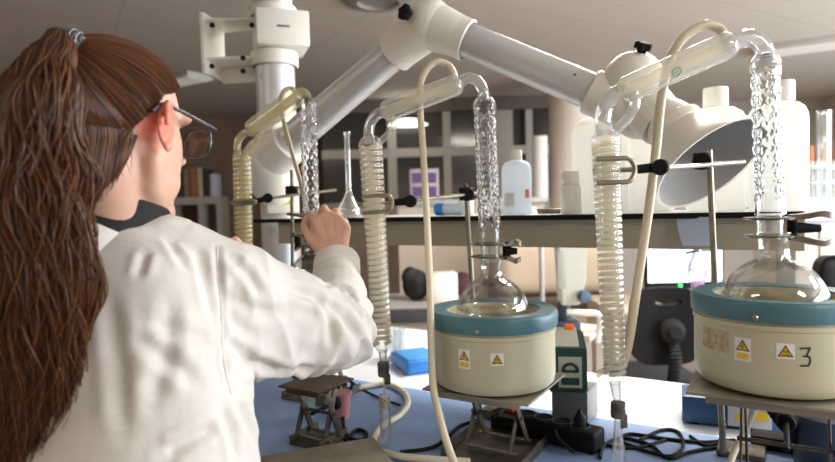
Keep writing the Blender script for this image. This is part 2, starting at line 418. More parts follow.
bm = B(); prism(bm, [tn2(pt + 0.12, SN0 + 0.012), tn2(tR, SN0 + 0.012), tn2(tR, SN0 + 0.03), tn2(pt + 0.12, SN0 + 0.03)], SZ - 0.080, SZ - 0.0105); lab(obj('fascia', bm, mat('beige_fascia', (0.40, 0.355, 0.27), 0.5, vary=0.05), sh, False), 'beige grey fascia under the black edge')
for tt in (pt + 0.20, tR - 0.03):
    c = TN(tt, SN0 + 0.2, 0)
    bm = B(); box(bm, (c.x, c.y, (BZ + SZ - 0.0105) / 2), (0.04, 0.04, SZ - 0.0105 - BZ), RA, 0.003); obj('post', bm, frame_m, sh, False)
# curled paper hanging from the fascia
pc = P(694, 216, onrow(694, SN0 + 0.005))
bm = B(); rows = []
for k in range(13):
    s = k / 12
    c = pc + UP * (-0.062 * s - 0.002 + 0.004 * math.sin(s * 3)) + N2 * (-0.004 - 0.014 * math.sin(s * 1.6)) + T2 * (0.014 * s * s)
    rows.append([bm.verts.new(c + T2 * (-0.034 + 0.068 * j / 6) + N2 * (-0.012 * (j / 6) ** 2)) for j in range(7)])
for A, Bq in zip(rows, rows[1:]):
    for i in range(6): bm.faces.new((A[i], A[i + 1], Bq[i + 1], Bq[i]))
bmesh.ops.solidify(bm, geom=bm.faces[:], thickness=0.0008)
tag(obj('paper_note', bm, mat('blueish_paper', (0.66, 0.73, 0.85), 0.6, vary=0.05)), 'curled pale blue paper hanging from the shelf fascia behind the right rod', 'paper')

# ================================================================== DISTILLATION SETS
def cyl_dec(bm, ctr, R, ang, z, poly, du=6):
    """flat patch wrapped on an upright cylinder: poly in (u right, v up) metres about (ang, z)"""
    f = [bm.verts.new((ctr.x + R * math.cos(ang + u / R), ctr.y + R * math.sin(ang + u / R), z + v)) for u, v in poly]
    bm.faces.new(f)
def rect(u0, v0, u1, v1): return [(u0, v0), (u1, v0), (u1, v1), (u0, v1)]
def strips(bm, ctr, R, ang, z, u0, v0, u1, v1, n=6):
    for k in range(n):
        a, b2 = u0 + (u1 - u0) * k / n, u0 + (u1 - u0) * (k + 1) / n
        cyl_dec(bm, ctr, R, ang, z, rect(a, v0, b2, v1))
def stroke(bm, ctr, R, ang, z, pts, w):
    for (a, c), (d, e) in zip(pts, pts[1:]):
        L = math.hypot(d - a, e - c) or 1; nx, ny = -(e - c) / L * w / 2, (d - a) / L * w / 2
        ex, ey = (d - a) / L * w * .3, (e - c) / L * w * .3
        cyl_dec(bm, ctr, R, ang, z, [(a - ex + nx, c - ey + ny), (a - ex - nx, c - ey - ny), (d + ex - nx, e + ey - ny), (d + ex + nx, e + ey + ny)])
def tri(s): return [(-s * .58, -s * .45), (s * .58, -s * .45), (0, s * .55)]

def warning(parent, ctr, R, ang, z, s, second=False, bolt=True):
    h0 = -s * (1.35 if second else 0.62); 
    st = B(); strips(st, ctr, R + .0004, ang, z, -s * .68, h0, s * .68, s * .68, 4); o = obj('warning_sticker', st, paper, parent, False, raw=True)
    w = B(); cyl_dec(w, ctr, R + .0008, ang, z, tri(s)); obj('triangle_border', w, ink, o, False, raw=True)
    w = B(); cyl_dec(w, ctr, R + .0011, ang, z - s * .02, tri(s * .74))
    if second: strips(w, ctr, R + .0009, ang, z, -s * .5, -s * 1.15, s * .5, -s * .66, 3)
    obj('yellow_field', w, warn_yellow, o, False, raw=True)
    w = B()
    if bolt: stroke(w, ctr, R + .0014, ang, z, [(.06 * s, .22 * s), (-.08 * s, -.02 * s), (.07 * s, -.05 * s), (-.03 * s, -.28 * s)], .07 * s)
    else:
        for k in (-1, 0, 1): stroke(w, ctr, R + .0014, ang, z, [(k * .13 * s, -.12 * s), (k * .13 * s + .05 * s, 0), (k * .13 * s - .02 * s, .1 * s if k else .2 * s)], .05 * s)
        stroke(w, ctr, R + .0014, ang, z, [(-.25 * s, -.26 * s), (.25 * s, -.26 * s)], .06 * s)
    obj('pictogram', w, ink, o, False, raw=True)

def mantle(c, R, H, label, bowl, rim_m=None, n=72):
    t = thing('heating_mantle', label, 'heating mantle', c)
    k = R / 0.131
    bm = B(); lathe(bm, [(0, .0), (.108 * k, 0), (.118 * k, .004), (.1235 * k, .012), (.1255 * k, .024), (.1255 * k, H * .69), (.1275 * k, H * .70), (.1275 * k, H * .745), (.1245 * k, H * .755), (.1245 * k, H * .77), (.09 * k, H * .775), (0, H * .3)], c, n=n)
    obj('body', bm, cream, t, auto=30)
    bm = B(); lathe(bm, [(.1245 * k, H * .775), (.1300 * k, H * .778), (.131 * k, H * .80), (.131 * k, H * .94), (.1288 * k, H * .975), (.127 * k, H * .985), (.0965 * k, H * .975), (.0935 * k, H * .955), (.10 * k, H * .93), (.12 * k, H * .80)], c, n=n, close=True)
    obj('rim', bm, rim_m or teal, t, auto=35)
    bm = B(); lathe(bm, [(.0942 * k, H * .955), (.0925 * k, H * .955), (.088 * k, H * .84), (.076 * k, H * .6), (.055 * k, H * .38), (0, H * .25)], c, n=n)
    obj('bowl', bm, bowl, t)
    return t

def lab_jack(c, top_z, sx, sy, label, off=0.05, z0=None, rz=RA, top_m=None, scissor=True, knob_side=-1):
    """scissor jack whose top plate centre is c (x, y); its base stands on the bench"""
    z0 = BZ + 0.003 if z0 is None else z0
    ax = Vector((math.cos(rz), math.sin(rz), 0)); ay = Vector((-math.sin(rz), math.cos(rz), 0))
    c = Vector((c[0], c[1], 0))
    t = thing('lab_jack', label, 'lab jack', (c.x, c.y, z0), 'scissor jacks on the bench')
    bm = B(); box(bm, c + UP * (top_z - .004), (sx, sy, .004), rz, .0008)
    for s in (-1, 1): box(bm, c + ay * (s * (sy / 2 - .012)) + UP * (top_z - .012), (sx * .8, .003, .014), rz)
    obj('top_plate', bm, top_m or plate_mat, t)
    bm = B(); box(bm, c + UP * (z0 + .003), (sx * .78, sy * .78, .006), rz, .001)
    for s in (-1, 1): box(bm, c + ax * (s * (sx * .39 - .004)) + UP * (z0 + .012), (.004, sy * .78, .018), rz)
    obj('base_plate', bm, jack_mat, t)
    h = top_z - .006 - z0; d = sy * .17
    zt, zb, zm = top_z - .014, z0 + .014, (top_z + z0) / 2
    for s in (-1, 1):
        o = c + ax * (s * off)
        for q in (-1, 1):
            bm = B(); p0 = o + ay * (q * d) + UP * zb + ax * (q * .004); p1 = o - ay * (q * d) + UP * zt + ax * (q * .004)
            w = (p1 - p0).normalized(); box(bm, (p0 + p1) / 2, (.004, .015, (p1 - p0).length), axes=(ax, w.cross(ax), w), bevel=.001)
            obj('scissor_arm', bm, jack_mat, t)
    for q in (-1, 1):
        for z in (zb, zt):
            bm = B(); tube(bm, [c + ay * (q * d) + UP * z - ax * (off + .012), c + ay * (q * d) + UP * z + ax * (off + .012)], .0035, 10); obj('cross_rod', bm, rod_mat, t)
    bm = B(); tube(bm, [c + UP * zm - ax * (off + .01), c + UP * zm + ax * (off + .01)], .004, 10); obj('pivot_rod', bm, jack_mat, t)
    bm = B(); e = c + UP * zm + ay * (sy * .42)
    tube(bm, [c + UP * zm - ay * .02, e], .0045, 10); lathe(bm, [(0, 0), (.014, .001), (.016, .004), (.016, .014), (.012, .018), (0, .018)], e, ay, 20)
    obj('adjusting_screw', bm, black_plastic, t)
    return t

def vigreux(bm, base, top, r, w=.0034, n=50, K=200):
    base = Vector(base); top = Vector(top); a = top - base; L = a.length; a = a / L; u, v = orth(a)
    dz = r * .62; nd = 5
    def R_(th, h):
        e = min(h, L - h)
        f = min(1, max(0, (e - r * 1.1) / (r * .4)))
        val = 0
        j0 = int(h / dz)
        for j in (j0 - 1, j0, j0 + 1, j0 + 2):
            hz = (h - j * dz) / (r * .30)
            if abs(hz) > 2.4: continue
            for i in range(nd):
                d = (th - (i + .5 * (j % 2)) * 2 * PI / nd + (j * .37 % .25) + PI) % (2 * PI) - PI
                val += math.exp(-hz * hz - (d / .31) ** 2)
        k = 1.05 - .33 * f * min(val, 1) + .02 * f * math.sin(h / dz * 2 * PI)
        if L - h < r * .9: k *= .5 + .5 * math.sin(PI / 2 * max(0, (L - h) / (r * .9))) ** .6
        return r * k
    O = []; I = []
    for q in range(K + 1):
        h = L * q / K; c = base + a * h; ro = []; ri = []
        for i in range(n):
            th = 2 * PI * i / n; d = u * math.cos(th) + v * math.sin(th); rr = R_(th, h)
            ro.append(bm.verts.new(c + d * rr)); ri.append(bm.verts.new(c + d * max(rr - w, .0005)))
        O.append(ro); I.append(ri)
    for A, Bq in zip(O, O[1:]): bridge(bm, A, Bq)
    for A, Bq in zip(I, I[1:]): bridge(bm, Bq, A)
    bridge(bm, I[0], O[0]); bridge(bm, O[-1], I[-1])

def helix(p0, p1, r, pitch_, n=14):
    p0 = Vector(p0); p1 = Vector(p1); a = p1 - p0; L = a.length; a /= L; u, v = orth(a); N = int(L / pitch_ * n)
    return [p0 + a * (L * i / N) + u * (r * math.cos(2 * PI * i / n)) + v * (r * math.sin(2 * PI * i / n)) for i in range(N + 1)]

def column_set(D):
    """one piece of glassware: dimpled column, cross-over bend, sloping jacket, coil condenser"""
    Y = D['Y']; Yc = D['Yc']; k = Y / FPX
    t = thing('distillation_column', D['label'], 'distillation column', P(*D['vig'][0], Y), 'distillation columns above the heating mantles')
    vb, vt = P(*D['vig'][0], Y), P(*D['vig'][1], Y); ax = (vt - vb).normalized()
    bm = B(); vigreux(bm, vb + ax * D['vj'], vt, D['rv']); lab(obj('dimpled_tube', bm, vig_glass, t, auto=180), 'clear dimpled column tube')
    bm = B(); hollow(bm, [vb + ax * .0, vb + ax * (D['vj'] * .97)], [D['rv'] * .86, D['rv'] * .93], .0018, 28); obj('ground_joint', bm, clear('ground_glass', (.95, .95, .95), .12, .6, milk=.12, rough=.15), t)
    ys = lambda f: Y + (Yc - Y) * f
    bend = cr([P(x, y, ys(f)) for x, y, f in D['bend']], 8)
    bm = B(); hollow(bm, bend, D['rb'], .0016, 20); obj('bend_tube', bm, glass if D['m'] == 'c' else glass_old, t)
    j0, j1 = P(*D['jack'][0], ys(D['jf'][0])), P(*D['jack'][1], ys(D['jf'][1])); ja = (j1 - j0); JL = ja.length; ja.normalize(); rj = D['rj']
    gm = glass_cream if D['m'] == 'c' else glass_old
    bm = B(); prof = [(rj * .45, 0), (rj * .8, rj * .12), (rj * .97, rj * .4), (rj, rj * .8), (rj, JL - rj * .8), (rj * .97, JL - rj * .4), (rj * .8, JL - rj * .12), (rj * .45, JL)]
    lathe(bm, prof, j0, ja, 36); o = obj('cooling_jacket', bm, gm, t)
    bm = B(); tube(bm, [j0 - ja * .004, j1 + ja * .004], rj * .48, 24, False); obj('inner_tube', bm, inner_mat if D['m'] == 'c' else coil_old, o)
    if D.get('mark'):
        # small green ring mark on the jacket facing the camera
        mp = P(*D['mark'], ys(.5)); s = j0 + ja * ((mp - j0).dot(ja)); d = (CP - s); d -= ja * d.dot(ja); d.normalize(); u2 = ja; v2 = d.cross(ja)
        cc = s + d * (rj + .0008) + v2 * .006
        bm = B(); tube(bm, [cc + u2 * (.0072 * math.cos(a)) + v2 * (.0062 * math.sin(a)) - d * (.0062 * math.sin(a) + .006) ** 2 / (2 * rj) for a in np.linspace(0, 2 * PI, 25)], .0008, 6)
        tube(bm, [cc + u2 * x * .0011 + v2 * y * .0011 for x, y in ((-3, -2), (-1, 2), (1, -1), (3, 2))], .0007, 6)
        lab(obj('printed_mark', bm, mat('green_print', (.03, .32, .12), .5, vary=.1), o), 'small green printed ring mark')
    low = cr([P(x, y, ys(f)) for x, y, f in D['low']], 8)
    bm = B(); hollow(bm, low, D['rb'], .0016, 20); obj('lower_bend', bm, glass if D['m'] == 'c' else glass_old, t)
    if D.get('loop'):
        bm = B(); hollow(bm, cr([P(x, y, ys(f)) for x, y, f in D['loop']], 8), D['rb'] * .62, .0012, 16); obj('side_arm', bm, glass if D['m'] == 'c' else glass_old, t)
    c0, c1 = P(*D['coil'][0], Yc), P(*D['coil'][1], Yc); ca = (c1 - c0); L = ca.length; ca.normalize(); rc = D['rc']
    def rr(s): return rc * (1 - D.get('taper', .12) * s)
    bm = B(); pr = []
    for q in range(0, 241):
        s = q / 240; z = s * L
        env = rr(s)
        if z < rc * .8: env *= .45 + .55 * math.sin(PI / 2 * z / (rc * .8)) ** .7
        if L - z < rc * .9: env *= .42 + .58 * math.sin(PI / 2 * (L - z) / (rc * .9)) ** .8
        pr.append((env + .0007 * math.sin(2 * PI * z / D['pitch']), z))
    lathe(bm, pr, c0, ca, 36); o = obj('coil_jacket', bm, coil_glass if D['m'] == 'c' else coil_glass_old, t)
    hp = helix(c0 + ca * rc * .8, c1 - ca * rc * .8, 1.0, D['pitch'])
    h0 = c0 + ca * rc * .8; HL = L - rc * 1.6
    pts = []
    for p in hp:
        s = (p - h0).dot(ca); ctr = h0 + ca * s; pts.append(ctr + (p - ctr) * (rr(s / HL) - D['rt'] - .0006))
    bm = B(); tube(bm, pts, D['rt'], 8); lab(obj('glass_coil', bm, coil_mat if D['m'] == 'c' else coil_old, o), 'cream coil wound inside the condenser')
    bm = B(); e = P(*D['tip'], Yc); hollow(bm, [c1 - ca * .003, c1 + (e - c1) * .5, e], [rc * .40, rc * .33, .0055], .0012, 20); obj('drip_tip', bm, glass, t)
    if D.get('nip'):
        bm = B(); hollow(bm, cr([P(*p, Yc) for p in D['nip']], 6), .0055, .0012, 14); obj('hose_nipple', bm, gm, t)
    return t

SETS = {}
Y1, Y2, Y3 = 1.62, 1.24, 0.96
D3 = dict(Y=Y3, Yc=Y3 + .03, label='nearest distillation column, right of all, leading down into mantle number 3', m='c', vig=((771, 236), (765, 54)), vj=.034, rv=.0212,
          bend=((765, 58, 0), (763, 47, 0), (756, 40, .03), (746, 38, .06), (733, 43, .1), (727, 47, .12)), rb=.0135, jack=((734, 42), (621, 92)), jf=(.1, .75), rj=.0215, mark=(667, 62),
          low=((626, 90, .75), (615, 95, .85), (606, 106, 1), (603, 120, 1), (605, 135, 1)), loop=((632, 90, .78), (635, 103, .85), (629, 117, .95), (619, 127, 1), (613, 136, 1)),
          coil=((605, 130), (615, 384)), rc=.0232, pitch=.0105, rt=.0034, tip=(618, 404), taper=.22, nip=((609, 370), (602, 372), (596, 375)))
D2 = dict(Y=Y2, Yc=Y2 + .03, label='middle distillation column standing in the flask of the middle mantle', m='c', vig=((491, 262), (484, 97)), vj=.036, rv=.0232,
          bend=((484.5, 101, 0), (483, 90, 0), (477, 81, .03), (468, 78, .06), (459, 83, .1), (453, 87, .12)), rb=.0112, jack=((461, 83), (382, 113)), jf=(.1, .75), rj=.0222,
          low=((386, 111, .75), (378, 114, .85), (371, 122, 1), (369, 132, 1), (370, 144, 1)), loop=((391, 113, .78), (394, 124, .85), (388, 134, .95), (380, 142, 1), (376, 148, 1)),
          coil=((370, 136), (383, 352)), rc=.0258, pitch=.0125, rt=.0042, tip=(384, 366), taper=.22, nip=((379, 342), (373, 345), (368, 347)))
D1 = dict(Y=Y1, Yc=Y1 + .03, label='farthest distillation column, yellowed, beside the hand of the woman', m='o', vig=((312, 247), (308, 97)), vj=.03, rv=.0228,
          bend=((308, 101, 0), (307, 95, 0), (304, 92, .05), (300, 92, .1), (296, 95, .12)), rb=.0105, jack=((301, 93), (249, 132)), jf=(.1, .75), rj=.0270,
          low=((252, 130, .75), (245, 133, .85), (239, 139, 1), (237, 148, 1), (238, 158, 1)), loop=((255, 131, .78), (258, 138, .85), (253, 146, .95), (247, 152, 1), (245, 158, 1)),
          coil=((242, 150), (245, 300)), rc=.0262, pitch=.013, rt=.0048, tip=(246, 312), taper=.1)
for D in (D1, D2, D3): column_set(D)

# --- mantles, jacks, flasks
top3, top2, top1 = 1.122, 1.050, 1.118
c3 = Vector((P(774, 297, Y3).x, Y3, top3)); c2 = Vector((P(492.5, 312, Y2).x, Y2, top2)); c1_ = Vector((P(313, 270, Y1).x, Y1, top1))
M3 = mantle(c3, .1225, .146, 'cream and teal heating mantle marked 3, nearest and rightmost', bowl_mat)
M2 = mantle(c2, .132, .156, 'unnumbered cream heating mantle with teal rim, in the middle', bowl_mat)
M1 = mantle(c1_, .112, .128, 'heating mantle half hidden behind the sleeve and hand of the woman', bowl_dark, mat('blue_enamel', (.06, .13, .24), .4, vary=.1))
def camang(c): return math.atan2(-c.y, -c.x)
a3 = camang(c3); a2 = camang(c2)
Rb = .1255 * .1225 / .131; Rb2 = .1255 * .132 / .131
def ang_px(c, px):  # angle on the body cylinder whose point shows at column px
    best = None
    for i in range(-80, 81):
        a = camang(c) + math.radians(i); q = Vector((c.x + Rb * math.cos(a), c.y + Rb * math.sin(a), c.z + .07)); d = q - CP
        x = 417.5 + FPX * d.dot(CR) / d.dot(CD)
        if best is None or abs(x - px) < best[0]: best = (abs(x - px), a)
    return best[1]
warning(M3, c3, Rb, ang_px(c3, 742), c3.z + .076, .0172, True, True)
warning(M3, c3, Rb, ang_px(c3, 785), c3.z + .074, .0172, False, False)
bm = B(); stroke(bm, c3, Rb + .0006, ang_px(c3, 806), c3.z + .067, [(-.006, .0125), (.006, .0135), (.0015, .002), (.0055, .0005), (.0065, -.006), (.004, -.012), (-.006, -.0125)], .0026)
stroke(bm, c3, Rb + .0006, ang_px(c3, 806), c3.z + .067, [(-.003, .0015), (.003, .0015)], .0024)
lab(obj('handwritten_number', bm, ink, M3, False, raw=True), 'black handwritten 3')
bm = B(); strips(bm, c3, Rb + .0004, ang_px(c3, 714), c3.z + .077, -.027, -.017, .026, .017, 8)
lab(obj('worn_label', bm, mat('peeled_label', (.58, .50, .33), .7, vary=.3, vscale=90, col2=(.36, .28, .14)), M3, False, raw=True), 'peeling brown paper label')
warning(M2, c2, Rb2, ang_px(c2, 466.5), c2.z + .080, .0185, True, True)
warning(M2, c2, Rb2, ang_px(c2, 496.5), c2.z + .076, .0185, False, False)
def screw(c, px, h, parent, R_k):
    a = ang_px(c, px); d = Vector((math.cos(a), math.sin(a), 0)); p = Vector((c.x, c.y, c.z + h)) + d * R_k
    bm = B(); lathe(bm, [(.0042, 0), (.0042, .0015), (.003, .0028), (0, .003)], p, d, 16); obj('rim_screw', bm, steel, parent)
screw(c3, 757, .121, M3, .1225); screw(c2, 480, .129, M2, .132)

def plate_c(c, dt, dn): return (c.x + T2.x * dt + N2.x * dn, c.y + T2.y * dt + N2.y * dn)
lab_jack(plate_c(c3, .018, .012), top3, .272, .262, 'tall scissor jack under the mantle marked 3', .062)
lab_jack(plate_c(c2, .003, .004), top2, .226, .226, 'low scissor jack under the middle mantle', .048)
lab_jack(plate_c(c1_, .0, .02), top1, .2, .2, 'scissor jack under the farthest mantle behind the sleeve', .05)

def flask(c, r, zc, ntop, rn, label):
    """round-bottomed boiling flask with a straight neck, hollow"""
    ctr = Vector((c.x, c.y, zc)); t = thing('boiling_flask', label, 'flask', (c.x, c.y, zc - r), 'boiling flasks in the heating mantles')
    w = .0022; pr = []; th1 = math.asin((rn + .004) / r)
    for q in range(0, 33):
        th = PI - (PI - th1) * q / 32; pr.append((max(r * math.sin(th), 0) if q else 0, r * math.cos(th)))
    zt = ntop - zc; z1 = r * math.cos(th1)
    outer = pr + [(rn + .0012, z1 + .004), (rn, z1 + .010), (rn, zt - .008), (rn + .0028, zt - .004), (rn + .0028, zt)]
    inner = [(max(a - w, 0), b_ * (1 - w / r) if i < 33 else b_) for i, (a, b_) in enumerate(outer)]
    bm = B(); lathe(bm, outer + inner[::-1], ctr, UP, 48); obj('glass_bulb', bm, glass_flask, t)
    return t
flask(c3, .0785, c3.z + .122, P(771, 236, Y3).z + .006, .0215, 'largest boiling flask, in the mantle marked 3')
flask(c2, .075, c2.z + .145, P(491, 262, Y2).z + .008, .0225, 'clear boiling flask in the middle mantle')
flask(c1_, .062, c1_.z + .118, P(312, 247, Y1).z + .004, .0215, 'boiling flask seen left of the hand in the farthest mantle')

# --- spring clips on the joints
def clip(p, px1, py1, px2, py2, Y, r, label, gap=.03):
    t = thing('joint_clip', label, 'clip', p, 'metal spring clips on the flask joints')
    e1, e2 = P(px1, py1, Y - .02), P(px2, py2, Y - .01)
    for dz, e, nm in ((gap / 2, e1, 'upper_jaw'), (-gap / 2, e2, 'lower_jaw')):
        c = p + UP * dz; bm = B()
        lathe(bm, [(r - .006, -.002), (r + .007, -.002), (r + .009, 0), (r + .007, .002), (r - .006, .002)], c, n=44, close=True)
        s = c + (e - c).normalized() * r
        d = (e - s); pts = cr([s, s + d * .35 + UP * (dz * .1), s + d * .7 + UP * (dz * .35), e], 6)
        for i, q in enumerate(pts[:-1]):
            pass
        u = d.normalized(); sd = Vector((-u.y, u.x, 0)).normalized(); rows = []
        for i, q in enumerate(pts):
            w = .008 + .009 * math.sin(PI * (i / (len(pts) - 1)) ** 1.6); h = .0045
            rows.append([bm.verts.new(q + sd * (a * w) + UP * (b_ * h)) for a, b_ in ((-1, -1), (1, -1), (1.1, 1), (-1.1, 1))])
        for A, Bq in zip(rows, rows[1:]): bridge(bm, A, Bq)
        cap(bm, rows[0], True); cap(bm, rows[-1])
        obj(nm, bm, mat('dark_clip_steel', (.30, .27, .23), .25, .9, vary=.3), t)
    bm = B(); c = p + ((e1 + e2) / 2 - p) * (r * 1.2 / ((e1 + e2) / 2 - p).length); tube(bm, [c - UP * (gap / 2 + .003), c + UP * (gap / 2 + .003)], .008, 14); 
    d = ((e1 + e2) / 2 - c); tube(bm, [c, c + d * .72], [.010, .006], 12); obj('hinge', bm, black_plastic, t)
    return t
clip(P(769, 227, Y3), 832, 216, 829, 241, Y3, .029, 'spring clip with bright handles on the rightmost flask joint', .028)
clip(P(489, 250, Y2), 522, 244, 521, 259, Y2, .030, 'spring clip on the joint of the middle flask', .026)
clip(P(311, 240, Y1), 292, 236, 294, 248, Y1, .03, 'spring clip on the joint of the farthest flask', .03)

# --- retort stands and clamps
def stand(px0, py0, px1, Y, label, ztop=None):
    top = P(px0, py0, Y); t = thing('retort_stand', label, 'retort stand', (top.x, top.y, BZ + .003), 'retort stands behind the mantles')
    bot = P(px1, 300, Y); k = (bot - top) / (bot.z - top.z); b0 = top + k * (BZ + .015 - top.z)
    bm = B(); tube(bm, [b0, top], .006, 14); obj('rod', bm, rod_mat, t)
    bm = B(); box(bm, (b0.x + N2.x * .035 + T2.x * .03, b0.y + N2.y * .035 + T2.y * .03, BZ + .010), (.085, .065, .013), RA, .003); obj('base', bm, jack_mat, t)
    return t
stand(709, 150, 716, 1.17, 'brown rod stand left of the mantle marked 3')
stand(466, 188, 473, 1.42, 'rod stand behind the middle flask')
stand(292, 170, 293, 1.80, 'rod stand left of the farthest dimpled column')

def knobm(bm, c, d, r=.011, L=.018):
    lathe(bm, [(0, 0), (r * .8, 0), (r, L * .15), (r, L * .85), (r * .85, L), (0, L)], c, d, 24)
def clamp(Y0, Y1c, rod, jaw, boss, knob, label, jr, col=rod_mat, rr=.0042):
    """rod from the boss head on the stand to a two-finger jaw round the coil"""
    p0, p1 = P(*rod[0], Y0), P(*rod[1], Y1c)
    t = thing('clamp', label, 'clamp', P(*boss, Y0), 'clamps holding the coil condensers')
    bm = B(); tube(bm, [p0, p1], rr, 12); obj('rod', bm, col, t)
    bc = P(*boss, Y0); d = (CP - bc).normalized()
    bm = B(); box(bm, bc, (.028, .030, .030), RA, .003); obj('boss_head', bm, black_plastic, t)
    bm = B(); knobm(bm, bc + d * .012, d, .0165, .02); obj('boss_knob', bm, black_rubber, t)
    kc = P(*knob, Y1c + .0)
    bm = B(); tube(bm, [kc, kc + (P(*jaw[1][:2], Y1c) - kc) * .75], [.0085, .0075], 14); knobm(bm, kc + d * .002, d, .0135, .020); obj('jaw_knob', bm, black_rubber, t)
    (xa, ya), (xb, yb) = jaw[0], jaw[1]; h = jaw[2]
    L0, R0 = P(xa, ya, Y1c - jr), P(xb, yb, Y1c - jr); LB, RB = P(xa - 4, ya, Y1c + jr), P(xb, yb, Y1c + jr)
    bm = B()
    tube(bm, cr([L0 + UP * h, L0 * .4 + R0 * .6 + UP * h, R0 + UP * h * .9, R0 + (kc - R0) * .15, R0 - UP * h * .9, L0 * .4 + R0 * .6 - UP * h, L0 - UP * h], 6), .0042, 10)
    obj('front_jaw', bm, rod_mat, t)
    bm = B(); tube(bm, cr([LB, LB * .5 + RB * .5, RB + (kc - RB) * .3, kc], 6), .0045, 10); obj('back_jaw', bm, rod_mat, t)
    return t
clamp(1.11, Y3 + .03, ((744, 162), (640, 170)), ((597, 171), (630, 170), .019), (702, 161), (661, 167), 'clamp gripping the right coil condenser in front of the hood', .026, mat('dark_steel_rod', (.30, .29, .28), .3, .8, vary=.2))
clamp(1.40, Y2 + .03, ((480, 193), (398, 202)), ((362, 205), (389, 203), .017), (467, 194), (411, 201), 'clamp gripping the middle coil condenser above the shelf edge', .03)
clamp(1.785, Y1 + .03, ((336, 190), (262, 199)), ((232, 203), (254, 202), .004), (292, 191), (268, 198), 'clamp gripping the farthest yellowed coil condenser', .03)
# thin holder whose brown handle the woman pinches
t = thing('clamp_lever', 'thin brown lever pinched by the hand beside the farthest column', 'lever', P(300, 216, 1.56))
bm = B(); tube(bm, [P(288, 214, 1.585), P(302, 216, 1.5), P(316, 219, 1.33)], .004, 10); obj('handle', bm, mat('brown_brass', (.35, .2, .08), .4, .6, vary=.2), t)
bm = B(); c = P(310, 214, Y1); tube(bm, [c + Vector((math.cos(a), math.sin(a), 0)) * .026 for a in np.linspace(0, 2 * PI, 33)], .003, 8); tube(bm, [c + Vector((-.026, 0, 0)), P(288, 214, 1.585)], .004, 8); obj('ring', bm, rod_mat, t)

# --- taped joints and receiver tubes under the coils
tape_m = mat('dark_grey_tape', (.03, .03, .024), .55, vary=.6, vscale=60, col2=(.10, .095, .075))
def tape(px, py0, py1, Y, r, label):
    a, b_ = P(px, py0, Y), P(px, py1, Y); bm = B(); rings = []
    for q in range(9):
        s = q / 8; c = a + (b_ - a) * s; n = 24
        rings.append([bm.verts.new(c + Vector((math.cos(2 * PI * i / n), math.sin(2 * PI * i / n), 0)) * (r * (1 + .25 * noise.noise(Vector((i * .6, q * .9, px)))))) for i in range(n)])
    for A, Bq in zip(rings, rings[1:]): bridge(bm, A, Bq)
    cap(bm, rings[0], True); cap(bm, rings[-1])
    box(bm, b_ + Vector((r * .7, -r * .5, -.006)), (r * 1.1, .002, .022), .4)
    return tag(obj('tape_wrap', bm, tape_m, auto=60), label, 'tape', 'tape wraps at the condenser ends')
tape(618, 402, 417, Y3 + .03, .0115, 'torn dark tape around the tip of the right coil condenser')
tape(383.5, 362, 376, Y2 + .03, .012, 'black tape around the tip of the middle coil condenser')
def receiver(pts, rs, Y, label, m=glass_cream):
    ps = [P(x, y, Y) for x, y in pts]; e = ps[-1].copy(); 
    bm = B(); hollow(bm, ps, rs, .0014, 22); t = obj('receiver_tube', bm, m); return tag(t, label, 'glass tube', 'receiver tubes under the condensers')
zb = PZ(620, 520, BZ + .003)
pe = P(619, 415, Y3 + .03)
def down(px, y0, Y, spec, label):
    a = P(px, y0, Y); end = BZ + .003; H = a.z - end
    bm = B(); ps = [Vector((a.x, a.y, a.z - H * s)) for s, r in spec]; hollow(bm, ps, [r for s, r in spec], .0014, 22)
    return tag(obj('receiver_tube', bm, glass, auto=50), label, 'glass tube', 'receiver tubes under the condensers')
down(618, 416, Y3 + .03, ((0, .0065), (.2, .0075), (.26, .0085), (.5, .0135), (.53, .011), (1, .011)), 'glass receiver tube below the right coil condenser')
down(384, 375, Y2 + .03, ((0, .0028), (.27, .0028), (.28, .012), (.34, .0125), (1, .012)), 'slim glass receiver tube with cork below the middle coil condenser')
c = P(385, 404, Y2 + .03)
bm = B(); lathe(bm, [(.0036, -.008), (.0095, -.008), (.0115, .008), (.0036, .008)], c, n=24, close=True); tag(obj('cork', bm, mat('cork', (.55, .40, .22), .8, vary=.3, vscale=80)), 'brown cork at the top of the slim receiver tube', 'cork')

# --- hoses
def hose(pts, r, label, m=hose_mat, n=12, grp='cream rubber hoses'):
    bm = B(); tube(bm, cr(pts, 8), r, n); return tag(obj('hose', bm, m), label, 'hose', grp)
yh = Y3 + .045
hose([P(727, 52, Y3 + .03), P(725, 38, yh - .01), P(719, 29, yh), P(705, 25, yh), P(689, 33, yh), P(676, 47, yh), P(668, 66, yh + .01), P(661, 100, yh + .02), P(656, 150, yh + .03), P(648, 215, yh + .03), P(638, 280, yh + .02), P(629, 340, Y3 + .045), P(622, 366, Y3 + .05)], .0078, 'cream hose looping over the right jacket and hanging down beside its coil')
yh = Y2 + .05
hose([P(456, 88, Y2 + .03), P(454, 74, yh - .01), P(448, 65, yh), P(437, 62, yh), P(428, 68, yh), P(421, 82, yh), P(420, 105, yh - .01), P(423, 150, yh - .03), P(427, 220, yh - .08), P(430, 290, 1.17), P(431, 340, 1.15), P(433, 385, 1.13), P(438, 410, 1.09), P(446, 440, 1.06), P(456, 468, 1.03), PZ(475, 520, BZ + .011), PZ(500, 540, BZ + .011)], .0072, 'cream hose looping over the middle jacket and running down the middle mantle')
yh = Y1 + .05
